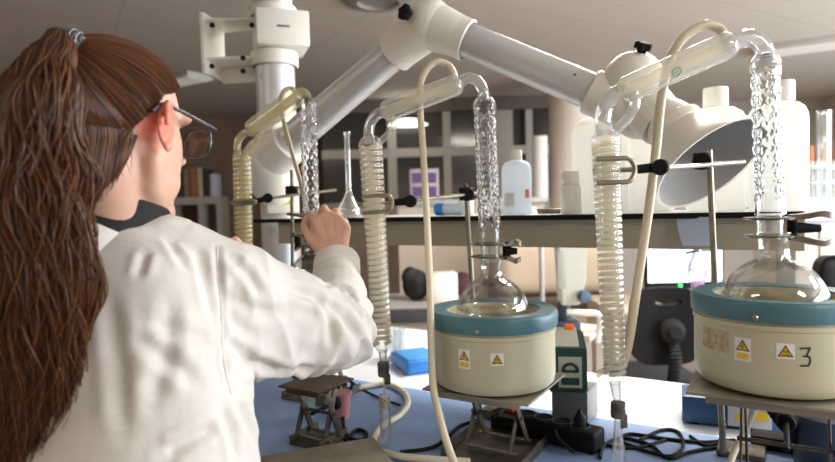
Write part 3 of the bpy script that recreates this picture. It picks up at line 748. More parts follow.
hose([P(296, 101, Y1 + .04), P(296, 93, yh - .01), P(291, 88, yh), P(285, 90, yh), P(281, 97, yh + .005), P(281, 108, yh + .01), P(284, 122, yh), P(290, 145, yh), P(297, 170, yh - .01), P(304, 196, yh - .01), P(308, 222, yh), P(309, 245, yh)], .0062, 'yellowed hose looping over the farthest jacket', mat('yellowed_hose', (.70, .62, .42), .45, vary=.15))
def onb(px, py, h=.006): return PZ(px, py, BZ + .003 + h)
hose([onb(358, 388, .008), onb(385, 384, .008), onb(402, 391, .008), onb(408, 402, .008), onb(400, 415, .008), onb(380, 428, .008), onb(374, 445, .008), onb(392, 455, .008), onb(425, 459, .008), onb(470, 462, .008)], .0075, 'cream hose curled on the blue mat left of the middle jack')
# ================================================================== EXTRACTION ARM
t = thing('extraction_arm', 'white jointed fume extraction arm arching over the bench to a round hood', 'extraction arm', (pole.x, pole.y, BZ))
pr_ = .067
pc_ = Vector((pole.x, pole.y, 0))
bm = B(); tube(bm, [pc_ + UP * (BZ - .0), pc_ + UP * CEIL], pr_, 48); obj('duct_pole', bm, alu, t)
def collar(bm, c, a, r, L, e=.004): lathe(bm, [(r - e, -L / 2), (r, -L / 2 + e), (r, L / 2 - e), (r - e, L / 2)], c, a, 44, close=False)
for py, L in ((13, .036), (60, .05)):
    z = P(279, py, pole.y).z; bm = B(); collar(bm, pc_ + UP * z, UP, .081, L); obj('pole_collar', bm, arm_white, t)
# wall-bracket
zt_, zb_ = P(288, 17, pole.y).z, P(288, 52, pole.y).z
fd = Vector((.35, -1, 0)).normalized(); sd = Vector((1, .35, 0)).normalized()
bm = B(); box(bm, pc_ + fd * .02 + sd * .02 + UP * (zt_ + zb_) / 2, (.175, .17, zt_ - zb_), axes=(sd, -fd, UP), bevel=.006); br = obj('bracket_head', bm, arm_white, t)
bm = B()
for k in range(6): box(bm, pc_ + fd * .1055 + sd * (.02 + (k - 2.5) * .007) + UP * (zt_ - .058), (.005, .001, .007), axes=(sd, -fd, UP))
lab(obj('printed_mark', bm, ink, br), 'tiny illegible dark print')
lp = P(213, 45, pole.y + .03); w0 = lp - (pc_ + UP * lp.z); wl = w0.length; wd = w0.normalized(); wn = Vector((-wd.y, wd.x, 0))
zt2, zb2 = P(207, 16, pole.y).z, P(207, 76, pole.y).z
bm = B(); box(bm, lp + UP * ((zt2 + zb2) / 2 - lp.z), (.014, .16, zt2 - zb2), axes=(wd, wn, UP), bevel=.002); obj('wall_plate', bm, arm_white, t)
for zz, dz in ((P(240, 24, pole.y).z, 0), (P(240, 62, pole.y).z, 0)):
    bm = B(); a = pc_ + UP * zz + wd * .05; b_ = pc_ + UP * zz + wd * (wl - .006)
    q = [a + wn * .055, a - wn * .055, b_ - wn * .075, b_ + wn * .075]; extrude_poly(bm, q, UP * .008); obj('bracket_web', bm, arm_white, t)
bm = B(); a = pc_ + wd * .06 + wn * .06; b_ = pc_ + wd * (wl - .006) + wn * .06; z0_ = P(250, 78, pole.y).z; z1_ = P(250, 62, pole.y).z
extrude_poly(bm, [a - wn * .12 + UP * z0_ * 1, b_ - wn * .12 + UP * z0_, b_ - wn * .12 + UP * z1_, a - wn * .12 + UP * z1_], wn * .008); obj('bracket_lip', bm, arm_white, t)
for px, py in ((212, 25), (212, 66), (243, 71), (243, 58), (252, 25), (261, 36)):
    p = P(px, py, pole.y - .06); bm = B(); d = (CP - p).normalized(); lathe(bm, [(0, 0), (.009, 0), (.009, .006), (0, .008)], p, d, 12); obj('bolt', bm, black_plastic, t)
# switch box on the pole under the arm root
p = pc_ + UP * P(281, 197, pole.y).z + fd * .062
bm = B(); box(bm, p, (.105, .05, .115), axes=(sd, -fd, UP), bevel=.006); sb = obj('switch_box', bm, arm_white, t)
bm = B(); box(bm, p + fd * .0256 - UP * .012, (.075, .001, .03), axes=(sd, -fd, UP)); lab(obj('switch_label', bm, mat('yellow_green_label', (.55, .68, .10), .5, vary=.1), sb), 'yellow green label')
# arm joints
E0 = P(268, 160, 1.98); E1 = P(428, 24, 1.62); E2 = P(640, 112, 1.46); EB = P(633, 82, 1.46)
HC = P(711, 165, 1.30); hn = Vector((.34, -.60, -.72)).normalized()
rt_ = .045
d1 = (E1 - E0).normalized(); d2 = (E2 - E1).normalized()
bm = B(); ball(bm, E0, .082, 4); tube(bm, [E0, E0 + d1 * .12], [.078, .07], 44); tube(bm, cr([E0, E0 - UP * .06 + (pc_ - Vector((E0.x, E0.y, 0))) * .3, pc_ + UP * (E0.z - .11)], 6), [.08, .078, .07], 40); obj('root_elbow', bm, arm_white, t)
bm = B(); tube(bm, [E0 + d1 * .10, E1 - d1 * .10], [.052, .044], 44); lab(obj('lower_tube', bm, alu, t), 'grey aluminium lower tube')
bm = B(); ball(bm, E1, .068, 4, None); collar(bm, E1 - d1 * .085, d1, .058, .09); collar(bm, E1 + d2 * .085, d2, .054, .075); tube(bm, [E1 - d1 * .1, E1], [.058, .066], 44); tube(bm, [E1, E1 + d2 * .1], [.066, .053], 44); obj('elbow_joint', bm, arm_white, t)
bm = B(); tube(bm, [E1 + d2 * .10, E2 - d2 * .10], .0445, 44); lab(obj('upper_tube', bm, alu, t), 'grey aluminium upper tube')
p = E1 + d2 * ((E2 - E1).length - .165); dd = (CP - p); dd -= d2 * dd.dot(d2); dd = (dd.normalized() + UP * .6).normalized()
bm = B(); ball(bm, p + dd * .044, .004, 2); obj('tube_rivet', bm, mat('blue_rivet', (.06, .1, .25), .4, vary=.1), t)
ha = (E2 * .5 + EB * .5 - HC).normalized()
bm = B(); ball(bm, EB, .072, 4); ball(bm, E2, .066, 4); tube(bm, [EB, E2], [.072, .066], 48); tube(bm, [E2 - d2 * .09, E2], [.055, .066], 44); tube(bm, [E2 * .6 + EB * .4, E2 * .6 + EB * .4 - ha * .10], [.068, .056], 44); collar(bm, E2 - d2 * .085, d2, .056, .09); obj('hood_joint', bm, arm_white, t)
def star(c, a, r=.019):
    u, v = orth(a); bm = B(); R = []
    for h, k in ((0, .55), (.008, .55), (.010, 1), (.022, 1), (.026, .8)):
        R.append([bm.verts.new(c + a * h + (u * math.cos(2 * PI * i / 40) + v * math.sin(2 * PI * i / 40)) * (r * k * (1 + .13 * math.cos(5 * 2 * PI * i / 40)))) for i in range(40)])
    for A, Bq in zip(R, R[1:]): bridge(bm, A, Bq)
    cap(bm, R[0], True); cap(bm, R[-1]); return bm
for c, px, py, Yk in ((E1, 406, 13, 1.56), (EB, 643, 48, 1.42)):
    k = P(px, py, Yk); a = (k - c).normalized(); obj('star_knob', star(k - a * .012, a), black_plastic, t)
# hood: neck cone that flares to a wide round mouth
n0 = E2 * .6 + EB * .4 - ha * .10; s0 = HC - hn * .16
bm = B(); tube(bm, cr([n0, n0 * .5 + s0 * .5 + (n0 - s0).normalized() * .0, HC - hn * .115], 6), [.054, .056, .060], 44)
collar(bm, HC - hn * .118, -hn, .064, .03); obj('hood_neck', bm, arm_white, t)
bm = B(); Rm = .128
prof_o = [(.058, -.12), (.064, -.10), (.078, -.075), (.100, -.045), (.120, -.018), (Rm, -.004), (Rm + .003, .002)]
prof_i = [(Rm - .003, .001), (Rm - .010, -.008), (.112, -.026), (.09, -.055), (.066, -.088), (.05, -.11), (0, -.112)]
lathe(bm, [(0, -.12)] + prof_o + prof_i[:1], HC, hn, 64); hd = obj('hood_shell', bm, arm_white, t)
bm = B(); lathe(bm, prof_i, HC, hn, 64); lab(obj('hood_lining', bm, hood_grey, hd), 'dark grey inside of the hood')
u_, v_ = orth(hn); p = HC - hn * .05 + (P(688, 150, 1.33) - HC) * .75
bm = B(); box(bm, p, (.05, .008, .006), axes=(CR, CU, CD), bevel=.001); lab(obj('hood_latch', bm, black_plastic, hd), 'small black latch')

# ================================================================== THINGS ON THE SHELF
hdpe = mat('milky_hdpe', (.88, .88, .86), .4, vary=.03, sss=.0)
def translucent(m, f, col):
    nt = m.node_tree; b = nt.nodes['Principled BSDF']; out = nt.nodes['Material Output']; t = nt.nodes.new('ShaderNodeBsdfTranslucent'); t.inputs['Color'].default_value = (*col, 1)
    mx = nt.nodes.new('ShaderNodeMixShader'); mx.inputs['Fac'].default_value = f
    nt.links.new(b.outputs[0], mx.inputs[1]); nt.links.new(t.outputs[0], mx.inputs[2]); nt.links.new(mx.outputs[0], out.inputs['Surface'])
translucent(hdpe, .5, (.95, .95, .93))
hdpe_blue = mat('bluish_hdpe', (.76, .83, .92), .35, vary=.04)
translucent(hdpe_blue, .5, (.86, .92, .98))
cap_white = mat('white_cap', (.86, .85, .80), .45, vary=.03)
SH = SZ + .0005
def onshelf(px, n, z=SH):
    Y = onrow(px, n); p = P(px, 200, Y); return Vector((p.x, p.y, z))
def bottle(px, n, r, h, neck_r, cap_h, name, label, cat, body_m, cap_m, group=None, shoulder=.16):
    c = onshelf(px, n); t = thing(name, label, cat, c, group); H = h - cap_h
    bm = B(); lathe(bm, [(0, 0), (r * .92, 0), (r, r * .1), (r, H * (1 - shoulder) - .01), (r * .96, H * (1 - shoulder * .75)), (r * .75, H * (1 - shoulder * .35)), (neck_r * 1.2, H * (1 - shoulder * .1)), (neck_r, H), (neck_r * .8, H)], c, n=40); obj('body', bm, body_m, t)
    bm = B(); lathe(bm, [(0, H - .004), (neck_r * 1.25, H - .004), (neck_r * 1.28, H), (neck_r * 1.22, h - .003), (neck_r * 1.1, h), (0, h)], c, n=32); obj('cap', bm, cap_m, t)
    return t, c
tb, c = bottle(517, 1.52, .0395, .172, .0125, .024, 'reagent_bottle', 'pale blue plastic bottle with white cap right of the middle column', 'bottle', hdpe_blue, cap_white)
def patch(name, parent, c, r, px, h, w, hh, m, label=None):
    a = camang(c); 
    best = min(((abs(417.5 + FPX * (Vector((c.x + r * math.cos(a + math.radians(i)), c.y + r * math.sin(a + math.radians(i)), c.z + h)) - CP).dot(CR) / (Vector((c.x + r * math.cos(a + math.radians(i)), c.y + r * math.sin(a + math.radians(i)), c.z + h)) - CP).dot(CD) - px), a + math.radians(i)) for i in range(-80, 81)))[1]
    bm = B(); strips(bm, c, r + .0005, best, c.z + h, -w / 2, -hh / 2, w / 2, hh / 2, 6); o = obj(name, bm, m, parent, False, raw=True)
    if label: lab(o, label)
patch('label_patch', tb, c, .0395, 527, .055, .014, .022, mat('red_label', (.75, .18, .15), .5, vary=.1), 'small red label')
patch('paper_label', tb, c, .0395, 509, .04, .03, .035, mat('white_label', (.75, .78, .82), .6, vary=.05))
bottle(571, 1.52, .026, .108, .018, .028, 'reagent_bottle', 'small round white bottle with wide white cap beside the pillar', 'bottle', mat('white_bottle', (.88, .88, .87), .4, vary=.03), cap_white)
def carboy(px, n, w, d, h, capdx, label):
    c = onshelf(px, n); t = thing('carboy', label, 'canister', c, 'white plastic carboys on the shelf')
    ax, ay = T2, N2; bm = B(); N = 48; R = []
    prof = [(.9, 0), (1, .012), (1, h * .78), (.97, h * .83), (.86, h * .885), (.62, h * .925), (.36, h * .945)]
    for k, z in prof:
        r_ = []
        for i in range(N):
            a = 2 * PI * i / N; ca, sa = math.cos(a), math.sin(a); e = .5
            x = math.copysign(abs(ca) ** e, ca) * w / 2 * k; y = math.copysign(abs(sa) ** e, sa) * d / 2 * k
            r_.append(bm.verts.new(c + ax * (x + capdx * (1 - k)) + ay * y + UP * z))
        R.append(r_)
    for A, Bq in zip(R, R[1:]): bridge(bm, A, Bq)
    cap(bm, R[0], True); cap(bm, R[-1]); obj('body', bm, hdpe, t)
    q = c + ax * (capdx * .64)
    bm = B(); lathe(bm, [(.022, h * .93), (.022, h * .955)], q, n=32); obj('neck', bm, hdpe, t)
    bm = B(); lathe(bm, [(0, h * .952), (.028, h * .952), (.029, h * .96), (.0285, h + .030), (.027, h + .033), (0, h + .033)], q, n=32); obj('cap', bm, cap_white, t)
    return t
carboy(602, 1.64, .145, .12, .27, 0, 'white carboy standing behind the top of the right coil condenser')
carboy(652, 1.66, .11, .12, .27, 0, 'white carboy partly hidden by the arm joint and the hanging hose')
carboy(716, 1.66, .14, .12, .268, 0, 'white carboy behind the hood, its cap showing above the rim')
carboy(777, 1.63, .125, .12, .262, .012, 'white carboy behind the rightmost dimpled tube')
# volumetric flask
c = onshelf(349, 1.50); 
t = thing('volumetric_flask', 'long-necked clear volumetric flask standing left of the middle coil', 'flask', c)
Yv = c.y; H = P(349, 132, Yv).z - SH
o_ = [(0, .002), (.03, 0), (.036, .006), (.037, .018), (.031, .035), (.018, .058), (.0095, .078), (.0085, .09), (.0085, H - .012), (.0115, H - .006), (.0115, H)]
i_ = [(max(r - .0016, 0), h + (.002 if h < .02 else 0)) for r, h in o_]
bm = B(); lathe(bm, o_ + i_[::-1], c, n=36); obj('glass_body', bm, clear('pale_glass', (.93, .95, .96), .1, .8, milk=.08), t)
bm = B(); lathe(bm, [(.0086, H * .62), (.009, H * .622), (.009, H * .628), (.0086, H * .63)], c, n=24, close=True); lab(obj('graduation_mark', bm, mat('grey_line', (.3, .3, .32), .5, vary=.1), t), 'thin ring mark on the neck')
# dropper bottle with dark red bulb
c = onshelf(466, 1.55); t = thing('dropper_bottle', 'tiny white bottle with dark red dropper top behind the middle rod', 'bottle', c)
bm = B(); lathe(bm, [(0, 0), (.021, 0), (.022, .004), (.022, .048), (.017, .056), (.010, .06)], c, n=28); obj('body', bm, cap_white, t)
bm = B(); lathe(bm, [(0, .058), (.011, .058), (.011, .07), (.007, .075), (.006, .085), (.004, .09), (0, .092)], c, n=24); lab(obj('dropper', bm, mat('dark_red_rubber', (.10, .01, .015), .5, vary=.2), t), 'dark red dropper bulb')
# blue-capped bottle lying down
c = onshelf(436, 1.54); c.z = SH + .0185
t = thing('wash_bottle', 'white bottle with bright blue end lying on the shelf', 'bottle', c - UP * .0185)
bm = B(); lathe(bm, [(0, .0), (.017, 0), (.0185, .003), (.0185, .028), (.017, .03)], c, T2, 28); lab(obj('cap', bm, bluebox, t), 'bright blue cap')
bm = B(); lathe(bm, [(.017, .029), (.018, .031), (.018, .085), (.014, .10), (.0, .102)], c, T2, 28); obj('body', bm, mat('pale_blue_plastic', (.6, .72, .85), .4, vary=.05), t)
# shallow tray and dish
c = TN(0, 0, 0) + onshelf(512, 1.66)
bm = B(); box(bm, c + UP * .009, (.12, .09, .018), RA, .003); tag(obj('tray', bm, mat('pale_grey_tray', (.60, .58, .52), .5, vary=.05)), 'shallow pale grey tray lying on the shelf behind the blue bottle', 'tray')
c = onshelf(549, 1.60)
bm = B(); lathe(bm, [(0, .002), (.03, 0), (.036, .012), (.033, .014), (.026, .008), (0, .006)], c, n=30); tag(obj('dish', bm, mat('dark_dish', (.20, .17, .13), .4, vary=.2)), 'low dark dish between the blue bottle and the small white bottle', 'dish')
# pale upright roll beyond the shelf + purple carton on a far counter
def far_counter(px0, px1, py, Y, d, m, label):
    a, b_ = P(px0, py, Y), P(px1, py, Y); z = (a.z + b_.z) / 2
    bm = B(); box(bm, ((a.x + b_.x) / 2, Y + d / 2, z - .02), (b_.x - a.x, d, .04), 0, .003); t = thing('side_counter', label, 'counter', ((a.x + b_.x) / 2, Y + d / 2, 0))
    obj('counter_top', bm, m, t)
    bm = B(); box(bm, ((a.x + b_.x) / 2, Y + d / 2 + .02, (z - .04) / 2), ((b_.x - a.x) * .97, d - .06, z - .04)); obj('cabinet', bm, wall_beige, t)
    return z
zc = far_counter(395, 548, 199, 4.9, .5, mat('grey_counter', (.5, .48, .46), .4, vary=.1), 'far counter below the framed panes')
p = P(424, 175, 5.05); h0 = zc
bm = B(); w_ = .24; box(bm, (p.x, 5.05, h0 + .13), (w_, .16, .26), 0, .004); t_ = thing('carton', 'white and purple patterned carton on the far counter under the panes', 'box', (p.x, 5.05, h0)); obj('carton_body', bm, mat('pale_lilac_card', (.48, .44, .46), .6, vary=.05), t_)
bm = B()
for i in (-1, 1):
    for j in (0, 1): box(bm, (p.x + i * .058, 5.05 - .0805, h0 + .07 + j * .115), (.085, .002, .085))
lab(obj('purple_panel', bm, mat('purple_print', (.14, .07, .22), .6, vary=.1), t_), 'purple printed squares')
p = P(541, 170, 4.95); bm = B(); ztop = P(541, 136, 4.95).z; 
lathe(bm, [(0, 0), (.062, 0), (.062, ztop - zc), (.02, ztop - zc), (.02, ztop - zc - .03), (0, ztop - zc - .03)], (p.x, 4.98, zc), n=32)
tag(obj('paper_roll', bm, mat('pale_roll', (.72, .72, .70), .5, vary=.06, vscale=40, stretch=(6, 6, .2))), 'tall pale paper roll standing on the far counter before the pillar', 'roll')

# ================================================================== BOOKSHELF FAR LEFT
Yb = 6.5
zs = P(195, 197, Yb).z; xa, xb = P(168, 190, Yb).x, P(220, 190, Yb).x
shelf_grey = mat('grey_shelf', (.40, .37, .33), .6, vary=.08)
bt = thing('bookshelf', 'grey shelf unit with books against the dark wall beside her chin', 'bookshelf', ((xa + xb) / 2, Yb, 0))
bm = B(); box(bm, ((xa + xb) / 2, Yb + .12, zs - .04), (xb - xa, .30, .08)); obj('shelf_board', bm, shelf_grey, bt)
z2 = P(195, 226, Yb).z
bm = B(); box(bm, ((xa + xb) / 2, Yb + .12, z2 - .33), (xb - xa, .30, .06)); obj('shelf_board', bm, shelf_grey, bt)
for f in (0.03, .62, .97):
    bm = B(); box(bm, (xa + (xb - xa) * f, Yb + .12, (zs - .08) / 2), (.05, .28, zs - .08)); obj('side_panel', bm, shelf_grey, bt)
bk = [(172, 6, 169, (.45, .43, .40), 'greyish white book at the left end of the far shelf'), (179, 6, 172, (.05, .045, .04), 'black book left of the brown ones on the far shelf'), (186, 5, 170, (.25, .20, .12), 'olive brown book on the far shelf'),
      (193, 7, 169, (.36, .13, .05), 'reddish brown book in the middle of the far shelf'), (200, 5, 168, (.55, .42, .26), 'cream book right of the reddish one on the far shelf'), (206, 5, 168, (.03, .03, .03), 'black book near the right end of the far shelf'), (213, 6, 174, (.52, .52, .58), 'pale blue book at the right end of the far shelf')]
for px, w_, py, col, lb in bk:
    p = P(px, 185, Yb); h = P(px, py, Yb).z - zs; ww = w_ / FPX * Yb
    t_ = thing('book', lb, 'book', (p.x, Yb + .1, zs), 'books on the far shelf'); mm = mat('book_%d' % px, col, .6, vary=.15)
    bm = B(); box(bm, (p.x, Yb + .09, zs + h / 2), (ww * .95, .19, h), 0, .004); obj('cover', bm, mm, t_)
    bm = B(); box(bm, (p.x, Yb + .1, zs + h / 2 + .003), (ww * .75, .17, h)); obj('pages', bm, paper, t_)
bm = B(); p = P(183, 230, Yb); box(bm, (p.x - .01, Yb + .1, z2 - .30 + .13), (.20, .2, .258), 0, .01); tag(obj('paper_stack', bm, mat('grey_paper', (.50, .48, .46), .7, vary=.1, vscale=60, stretch=(.2, .2, 4)), bt if False else None), 'stack of pale papers on the lower board of the far shelf', 'papers')

# ================================================================== BEYOND THE BENCH, UNDER THE SHELF
# white monitor
Ym = 3.75
a, b_ = P(648, 243, Ym), P(722, 281, Ym)
mt = thing('monitor', 'computer monitor with bright bluish white screen behind the office chair', 'monitor', ((a.x + b_.x) / 2, Ym + .05, b_.z - .14))
cx, cz, w_, h_ = (a.x + b_.x) / 2, (a.z + b_.z) / 2 + .04, (b_.x - a.x), (a.z - b_.z) + .10
bm = B(); box(bm, (cx, Ym + .025, cz - .01), (w_ + .03, .04, h_ + .05), 0, .006); obj('bezel', bm, black_plastic, mt)
bm = B(); box(bm, (cx, Ym + .002, cz + .01), (w_, .004, h_)); obj('screen', bm, mat('lit_screen', (.75, .88, 1.0), .4, emit=.9), mt)
g = P(681, 283, Ym - .01); bm = B(); ball(bm, (g.x, Ym + .0, cz - h_ / 2 - .012), .012, 2); lab(obj('power_light', bm, mat('green_led', (.05, .9, .15), .4, emit=1.2), mt), 'green power light')
bm = B(); box(bm, (cx, Ym + .06, b_.z - .08), (.06, .03, .12)); box(bm, (cx, Ym + .06, b_.z - .133), (.26, .18, .014), 0, .003); obj('monitor_foot', bm, black_plastic, mt)
dz_ = b_.z - .14
dk = thing('computer_desk', 'beige desk carrying the monitor beyond the bench', 'desk', (cx, Ym + .15, 0))
bm = B(); box(bm, (cx + .02, Ym + .17, dz_ - .0145), (1.06, .62, .028), 0, .004); obj('desk_top', bm, mat('desk_top', (.55, .48, .40), .4, vary=.06), dk)
for sx in (-.47, .51):
    bm = B(); box(bm, (cx + sx, Ym + .17, (dz_ - .0285) / 2), (.03, .58, dz_ - .0285)); obj('leg_panel', bm, wall_beige, dk)
# office chair
Yo = 2.75
cc = P(664, 330, Yo); zt_ = P(664, 287, Yo).z; zb_ = P(664, 364, Yo).z
ot = thing('office_chair', 'black office chair with slotted backrest seen behind the right coil', 'chair', (cc.x, Yo - .25, 0))
bm = B(); N = 40; hw = .165; hh = (zt_ - zb_) / 2; mid = (zt_ + zb_) / 2; slot = (.062, .014, hh * .62)
def sq(n, a, b_, e=.55): return [(math.copysign(abs(math.cos(2 * PI * i / n)) ** e, math.cos(2 * PI * i / n)) * a, math.copysign(abs(math.sin(2 * PI * i / n)) ** e, math.sin(2 * PI * i / n)) * b_) for i in range(n)]
def curve_y(x): return Yo + .5 * x * x * -1.2
Fo = []; Fi = []; Bo = []; Bi = []
for (x, z), (sx, sz) in zip(sq(N, hw, hh), sq(N, slot[0], slot[1], .7)):
    Fo.append(bm.verts.new((cc.x + x, curve_y(x) - .02, mid + z))); Bo.append(bm.verts.new((cc.x + x, curve_y(x) + .02, mid + z)))
    Fi.append(bm.verts.new((cc.x + .015 + sx, curve_y(sx) - .02, mid + slot[2] + sz))); Bi.append(bm.verts.new((cc.x + .015 + sx, curve_y(sx) + .02, mid + slot[2] + sz)))
bridge(bm, Fo, Fi); bridge(bm, Bi, Bo); bridge(bm, Bo, Fo); bridge(bm, Fi, Bi); obj('backrest', bm, black_plastic, ot)
pk = Vector((cc.x + .02, Yo - .05, mid - .02))
bm = B(); lathe(bm, [(0, 0), (.05, 0), (.06, .01), (.055, .03), (.03, .04), (.028, .05), (0, .05)], pk + Vector((0, .02, 0)), Vector((0, -1, .1)), 28); obj('adjuster_knob', bm, black_rubber, ot)
bm = B(); 
pts = cr([pk + Vector((0, .015, -.03)), pk + Vector((0, -.02, -.12)), pk + Vector((0, .01, -.24)), pk + Vector((0, .1, -.32))], 14)
tube(bm, pts, [.026 + .004 * (i % 2) for i in range(len(pts))], 16); lab(obj('back_support', bm, black_rubber, ot), 'ribbed black back support')
bm = B(); sc_ = Vector((cc.x + .02, Yo + .25, .52)); box(bm, sc_, (.44, .42, .07), 0, .03, segs=4); obj('seat', bm, black_rubber, ot)
bm = B(); tube(bm, [sc_ - UP * .03, Vector((sc_.x, sc_.y, .10))], .025, 16); obj('column', bm, black_plastic, ot)
for k in range(5):
    a = 2 * PI * k / 5; d = Vector((math.cos(a), math.sin(a), 0)); bm = B(); tube(bm, [Vector((sc_.x, sc_.y, .11)), Vector((sc_.x, sc_.y, .07)) + d * .27], [.022, .015], 10); lg = obj('leg', bm, black_plastic, ot)
    bm = B(); e = Vector((sc_.x, sc_.y, .028)) + d * .27; lathe(bm, [(0, -.012), (.028, -.012), (.028, .012), (0, .012)], e, Vector((-d.y, d.x, 0)), 16); obj('caster', bm, black_rubber, lg)
# separating funnel with pink liquid hanging on a small stand
Yp = 1.92
pt_ = P(697, 245, Yp); pz = lambda py: P(697, py, Yp).z
zf = fn and 0
ft = thing('separating_funnel', 'small clear pear-shaped funnel holding pink liquid behind the right mantle', 'funnel', (pt_.x, Yp, BZ))
zt_, zb_ = pz(247), pz(305)
r_ = .030; Hh = zt_ - zb_
fo = [(.006, 0), (.008, Hh * .12), (.016, Hh * .28), (r_, Hh * .55), (r_ * .93, Hh * .7), (r_ * .5, Hh * .86), (.011, Hh * .92), (.013, Hh)]
bm = B(); lathe(bm, fo + [(r - .0015, h) for r, h in fo[::-1]], (pt_.x, Yp, zb_), n=32); fg = obj('glass_body', bm, clear('funnel_glass', (.93, .93, .96), .12, .8, milk=.12, milkcol=(.8, .82, .9)), ft)
bm = B(); lathe(bm, [(0, .003), (.0045, .003), (.0062, Hh * .12), (.014, Hh * .28), (.021, Hh * .40), (0, Hh * .40)], (pt_.x, Yp, zb_), n=28); lab(obj('liquid', bm, mat('pink_liquid', (.75, .12, .62), .2, vary=.1), fg), 'bright pink liquid')
bm = B(); lathe(bm, [(0, Hh), (.012, Hh), (.014, Hh + .012), (.006, Hh + .02), (0, Hh + .02)], (pt_.x, Yp, zb_), n=20); obj('stopper', bm, cap_white, ft)
bm = B(); tube(bm, [(pt_.x + .06, Yp + .02, 0.02), (pt_.x + .06, Yp + .02, zt_ + .03)], .006, 10); tube(bm, [(pt_.x + .06, Yp + .02, zt_ - .012), (pt_.x, Yp, zt_ - .012)], .005, 8); tube(bm, [(pt_.x, Yp, zt_ - .012), P(686, 253, Yp)], .005, 8)
box(bm, (pt_.x + .06, Yp + .02, .012), (.2, .2, .024), 0, .004); obj('support_rod', bm, jack_mat, ft)
# beige instrument with a white foot (pH stand like) on the far edge of the bench
Yi = 2.35
ip = P(570, 300, Yi); zi0 = P(570, 336, Yi).z; zi1 = P(570, 244, Yi).z
it = thing('bench_instrument', 'slim pale green grey instrument with knob and white arm right of the middle mantle', 'instrument', (ip.x, Yi, zi0))
bm = B(); H_ = zi1 - P(570, 304, Yi).z + .03; zc_ = P(570, 304, Yi).z; N = 6
def plate(xs, zs_, y0, y1):
    b2 = B(); extrude_poly(b2, [(x, y0, z) for x, z in zip(xs, zs_)], (0, y1 - y0, 0)); return b2
xa, xb = P(557, 300, Yi).x, P(584, 300, Yi).x
bm = plate([xa + .012, xb - .022, xb, xb + .008, xb + .002, xa], [zc_, zc_, zc_ + H_ * .3, zc_ + H_ * .75, zc_ + H_, zc_ + H_], Yi - .03, Yi + .05)
bmesh.ops.bevel(bm, geom=bm.edges[:], offset=.005, segments=2, affect='EDGES'); obj('housing', bm, mat('pale_green_grey', (.62, .64, .55), .45, vary=.04), it)
bm = B(); q = P(562, 270, Yi - .032); box(bm, (q.x, Yi - .031, q.z), (.035, .003, .15), 0, .001); obj('front_strip', bm, mat('greyish_strip', (.45, .46, .40), .5, vary=.1), it)
bm = B(); q = P(582, 296, Yi - .03); lathe(bm, [(0, 0), (.022, 0), (.024, .006), (.022, .03), (0, .032)], (q.x, Yi - .03, q.z), Vector((.3, -1, 0)), 24); lab(obj('knob', bm, mat('slate_blue_knob', (.06, .10, .16), .4, vary=.1), it), 'dark slate blue knob')
bm = B(); tube(bm, cr([P(566, 312, Yi), P(585, 313, Yi), P(597, 314, Yi), P(600, 322, Yi), P(597, 342, Yi)], 6), .013, 14); obj('arm', bm, white_plastic, it)
bm = B(); q = P(566, 326, Yi); box(bm, (q.x, Yi + .02, q.z), (.10, .12, .045), 0, .008); tube(bm, [(q.x, Yi + .02, q.z), (q.x, Yi + .02, zc_ + .01)], .025, 16); lab(obj('base', bm, mat('dark_navy_base', (.04, .06, .10), .45, vary=.2), it), 'dark navy base')
# table it stands on, beyond the bench
zt2 = q.z - .0235
st_ = thing('side_table', 'low side table beyond the bench under the pale instrument', 'table', (ip.x, Yi + .1, 0))
bm = B(); box(bm, (ip.x, Yi + .08, zt2 - .0125), (.26, .22, .025), RA, .003); obj('table_top', bm, mat('desk_top', (.55, .48, .40)), st_)
for sx in (-1, 1):
    for sy in (-1, 1):
        bm = B(); box(bm, (ip.x + T2.x * sx * .11 + N2.x * sy * .09, Yi + .08 + T2.y * sx * .11 + N2.y * sy * .09, (zt2 - .025) / 2), (.03, .03, zt2 - .025)); obj('leg', bm, frame_m, st_)
# beige covered machine far behind, dark band beneath
Yx = 4.3
a, b_ = P(498, 244, Yx), P(622, 300, Yx)
xt = thing('covered_machine', 'rounded beige covered machine with dark base far behind the middle mantle', 'machine', ((a.x + b_.x) / 2, Yx + .3, 0))
bm = B(); cx = (a.x + b_.x) / 2; w_ = b_.x - a.x; zlo, zhi = P(560, 297, Yx).z, P(560, 236, Yx).z
box(bm, (cx, Yx + .32, (zlo + zhi) / 2), (w_, .6, zhi - zlo), 0, .11, segs=6); obj('cover', bm, mat('beige_cover', (.56, .45, .34), .6, vary=.15, vscale=3, bump=.3, bscale=4), xt)
bm = B(); box(bm, (cx, Yx + .3, zlo - .05), (w_ + .02, .58, .1), 0, .01); obj('dark_base', bm, mat('dark_brown_base', (.07, .05, .04), .5, vary=.1), xt)
bm = B(); box(bm, (cx, Yx + .32, (zlo - .1) / 2), (w_ - .06, .5, zlo - .1)); obj('cabinet', bm, wall_beige, xt)
# thin grey pipe beside it
a, b_ = P(541, 232, 3.2), P(541, 304, 3.2)
bm = B(); tube(bm, [(a.x, 3.2, 0), (a.x, 3.2, a.z)], .014, 16); tag(obj('pipe', bm, mat('grey_pipe', (.38, .36, .36), .4, .3, vary=.1)), 'thin grey upright pipe between the middle flask and the pale instrument', 'pipe')
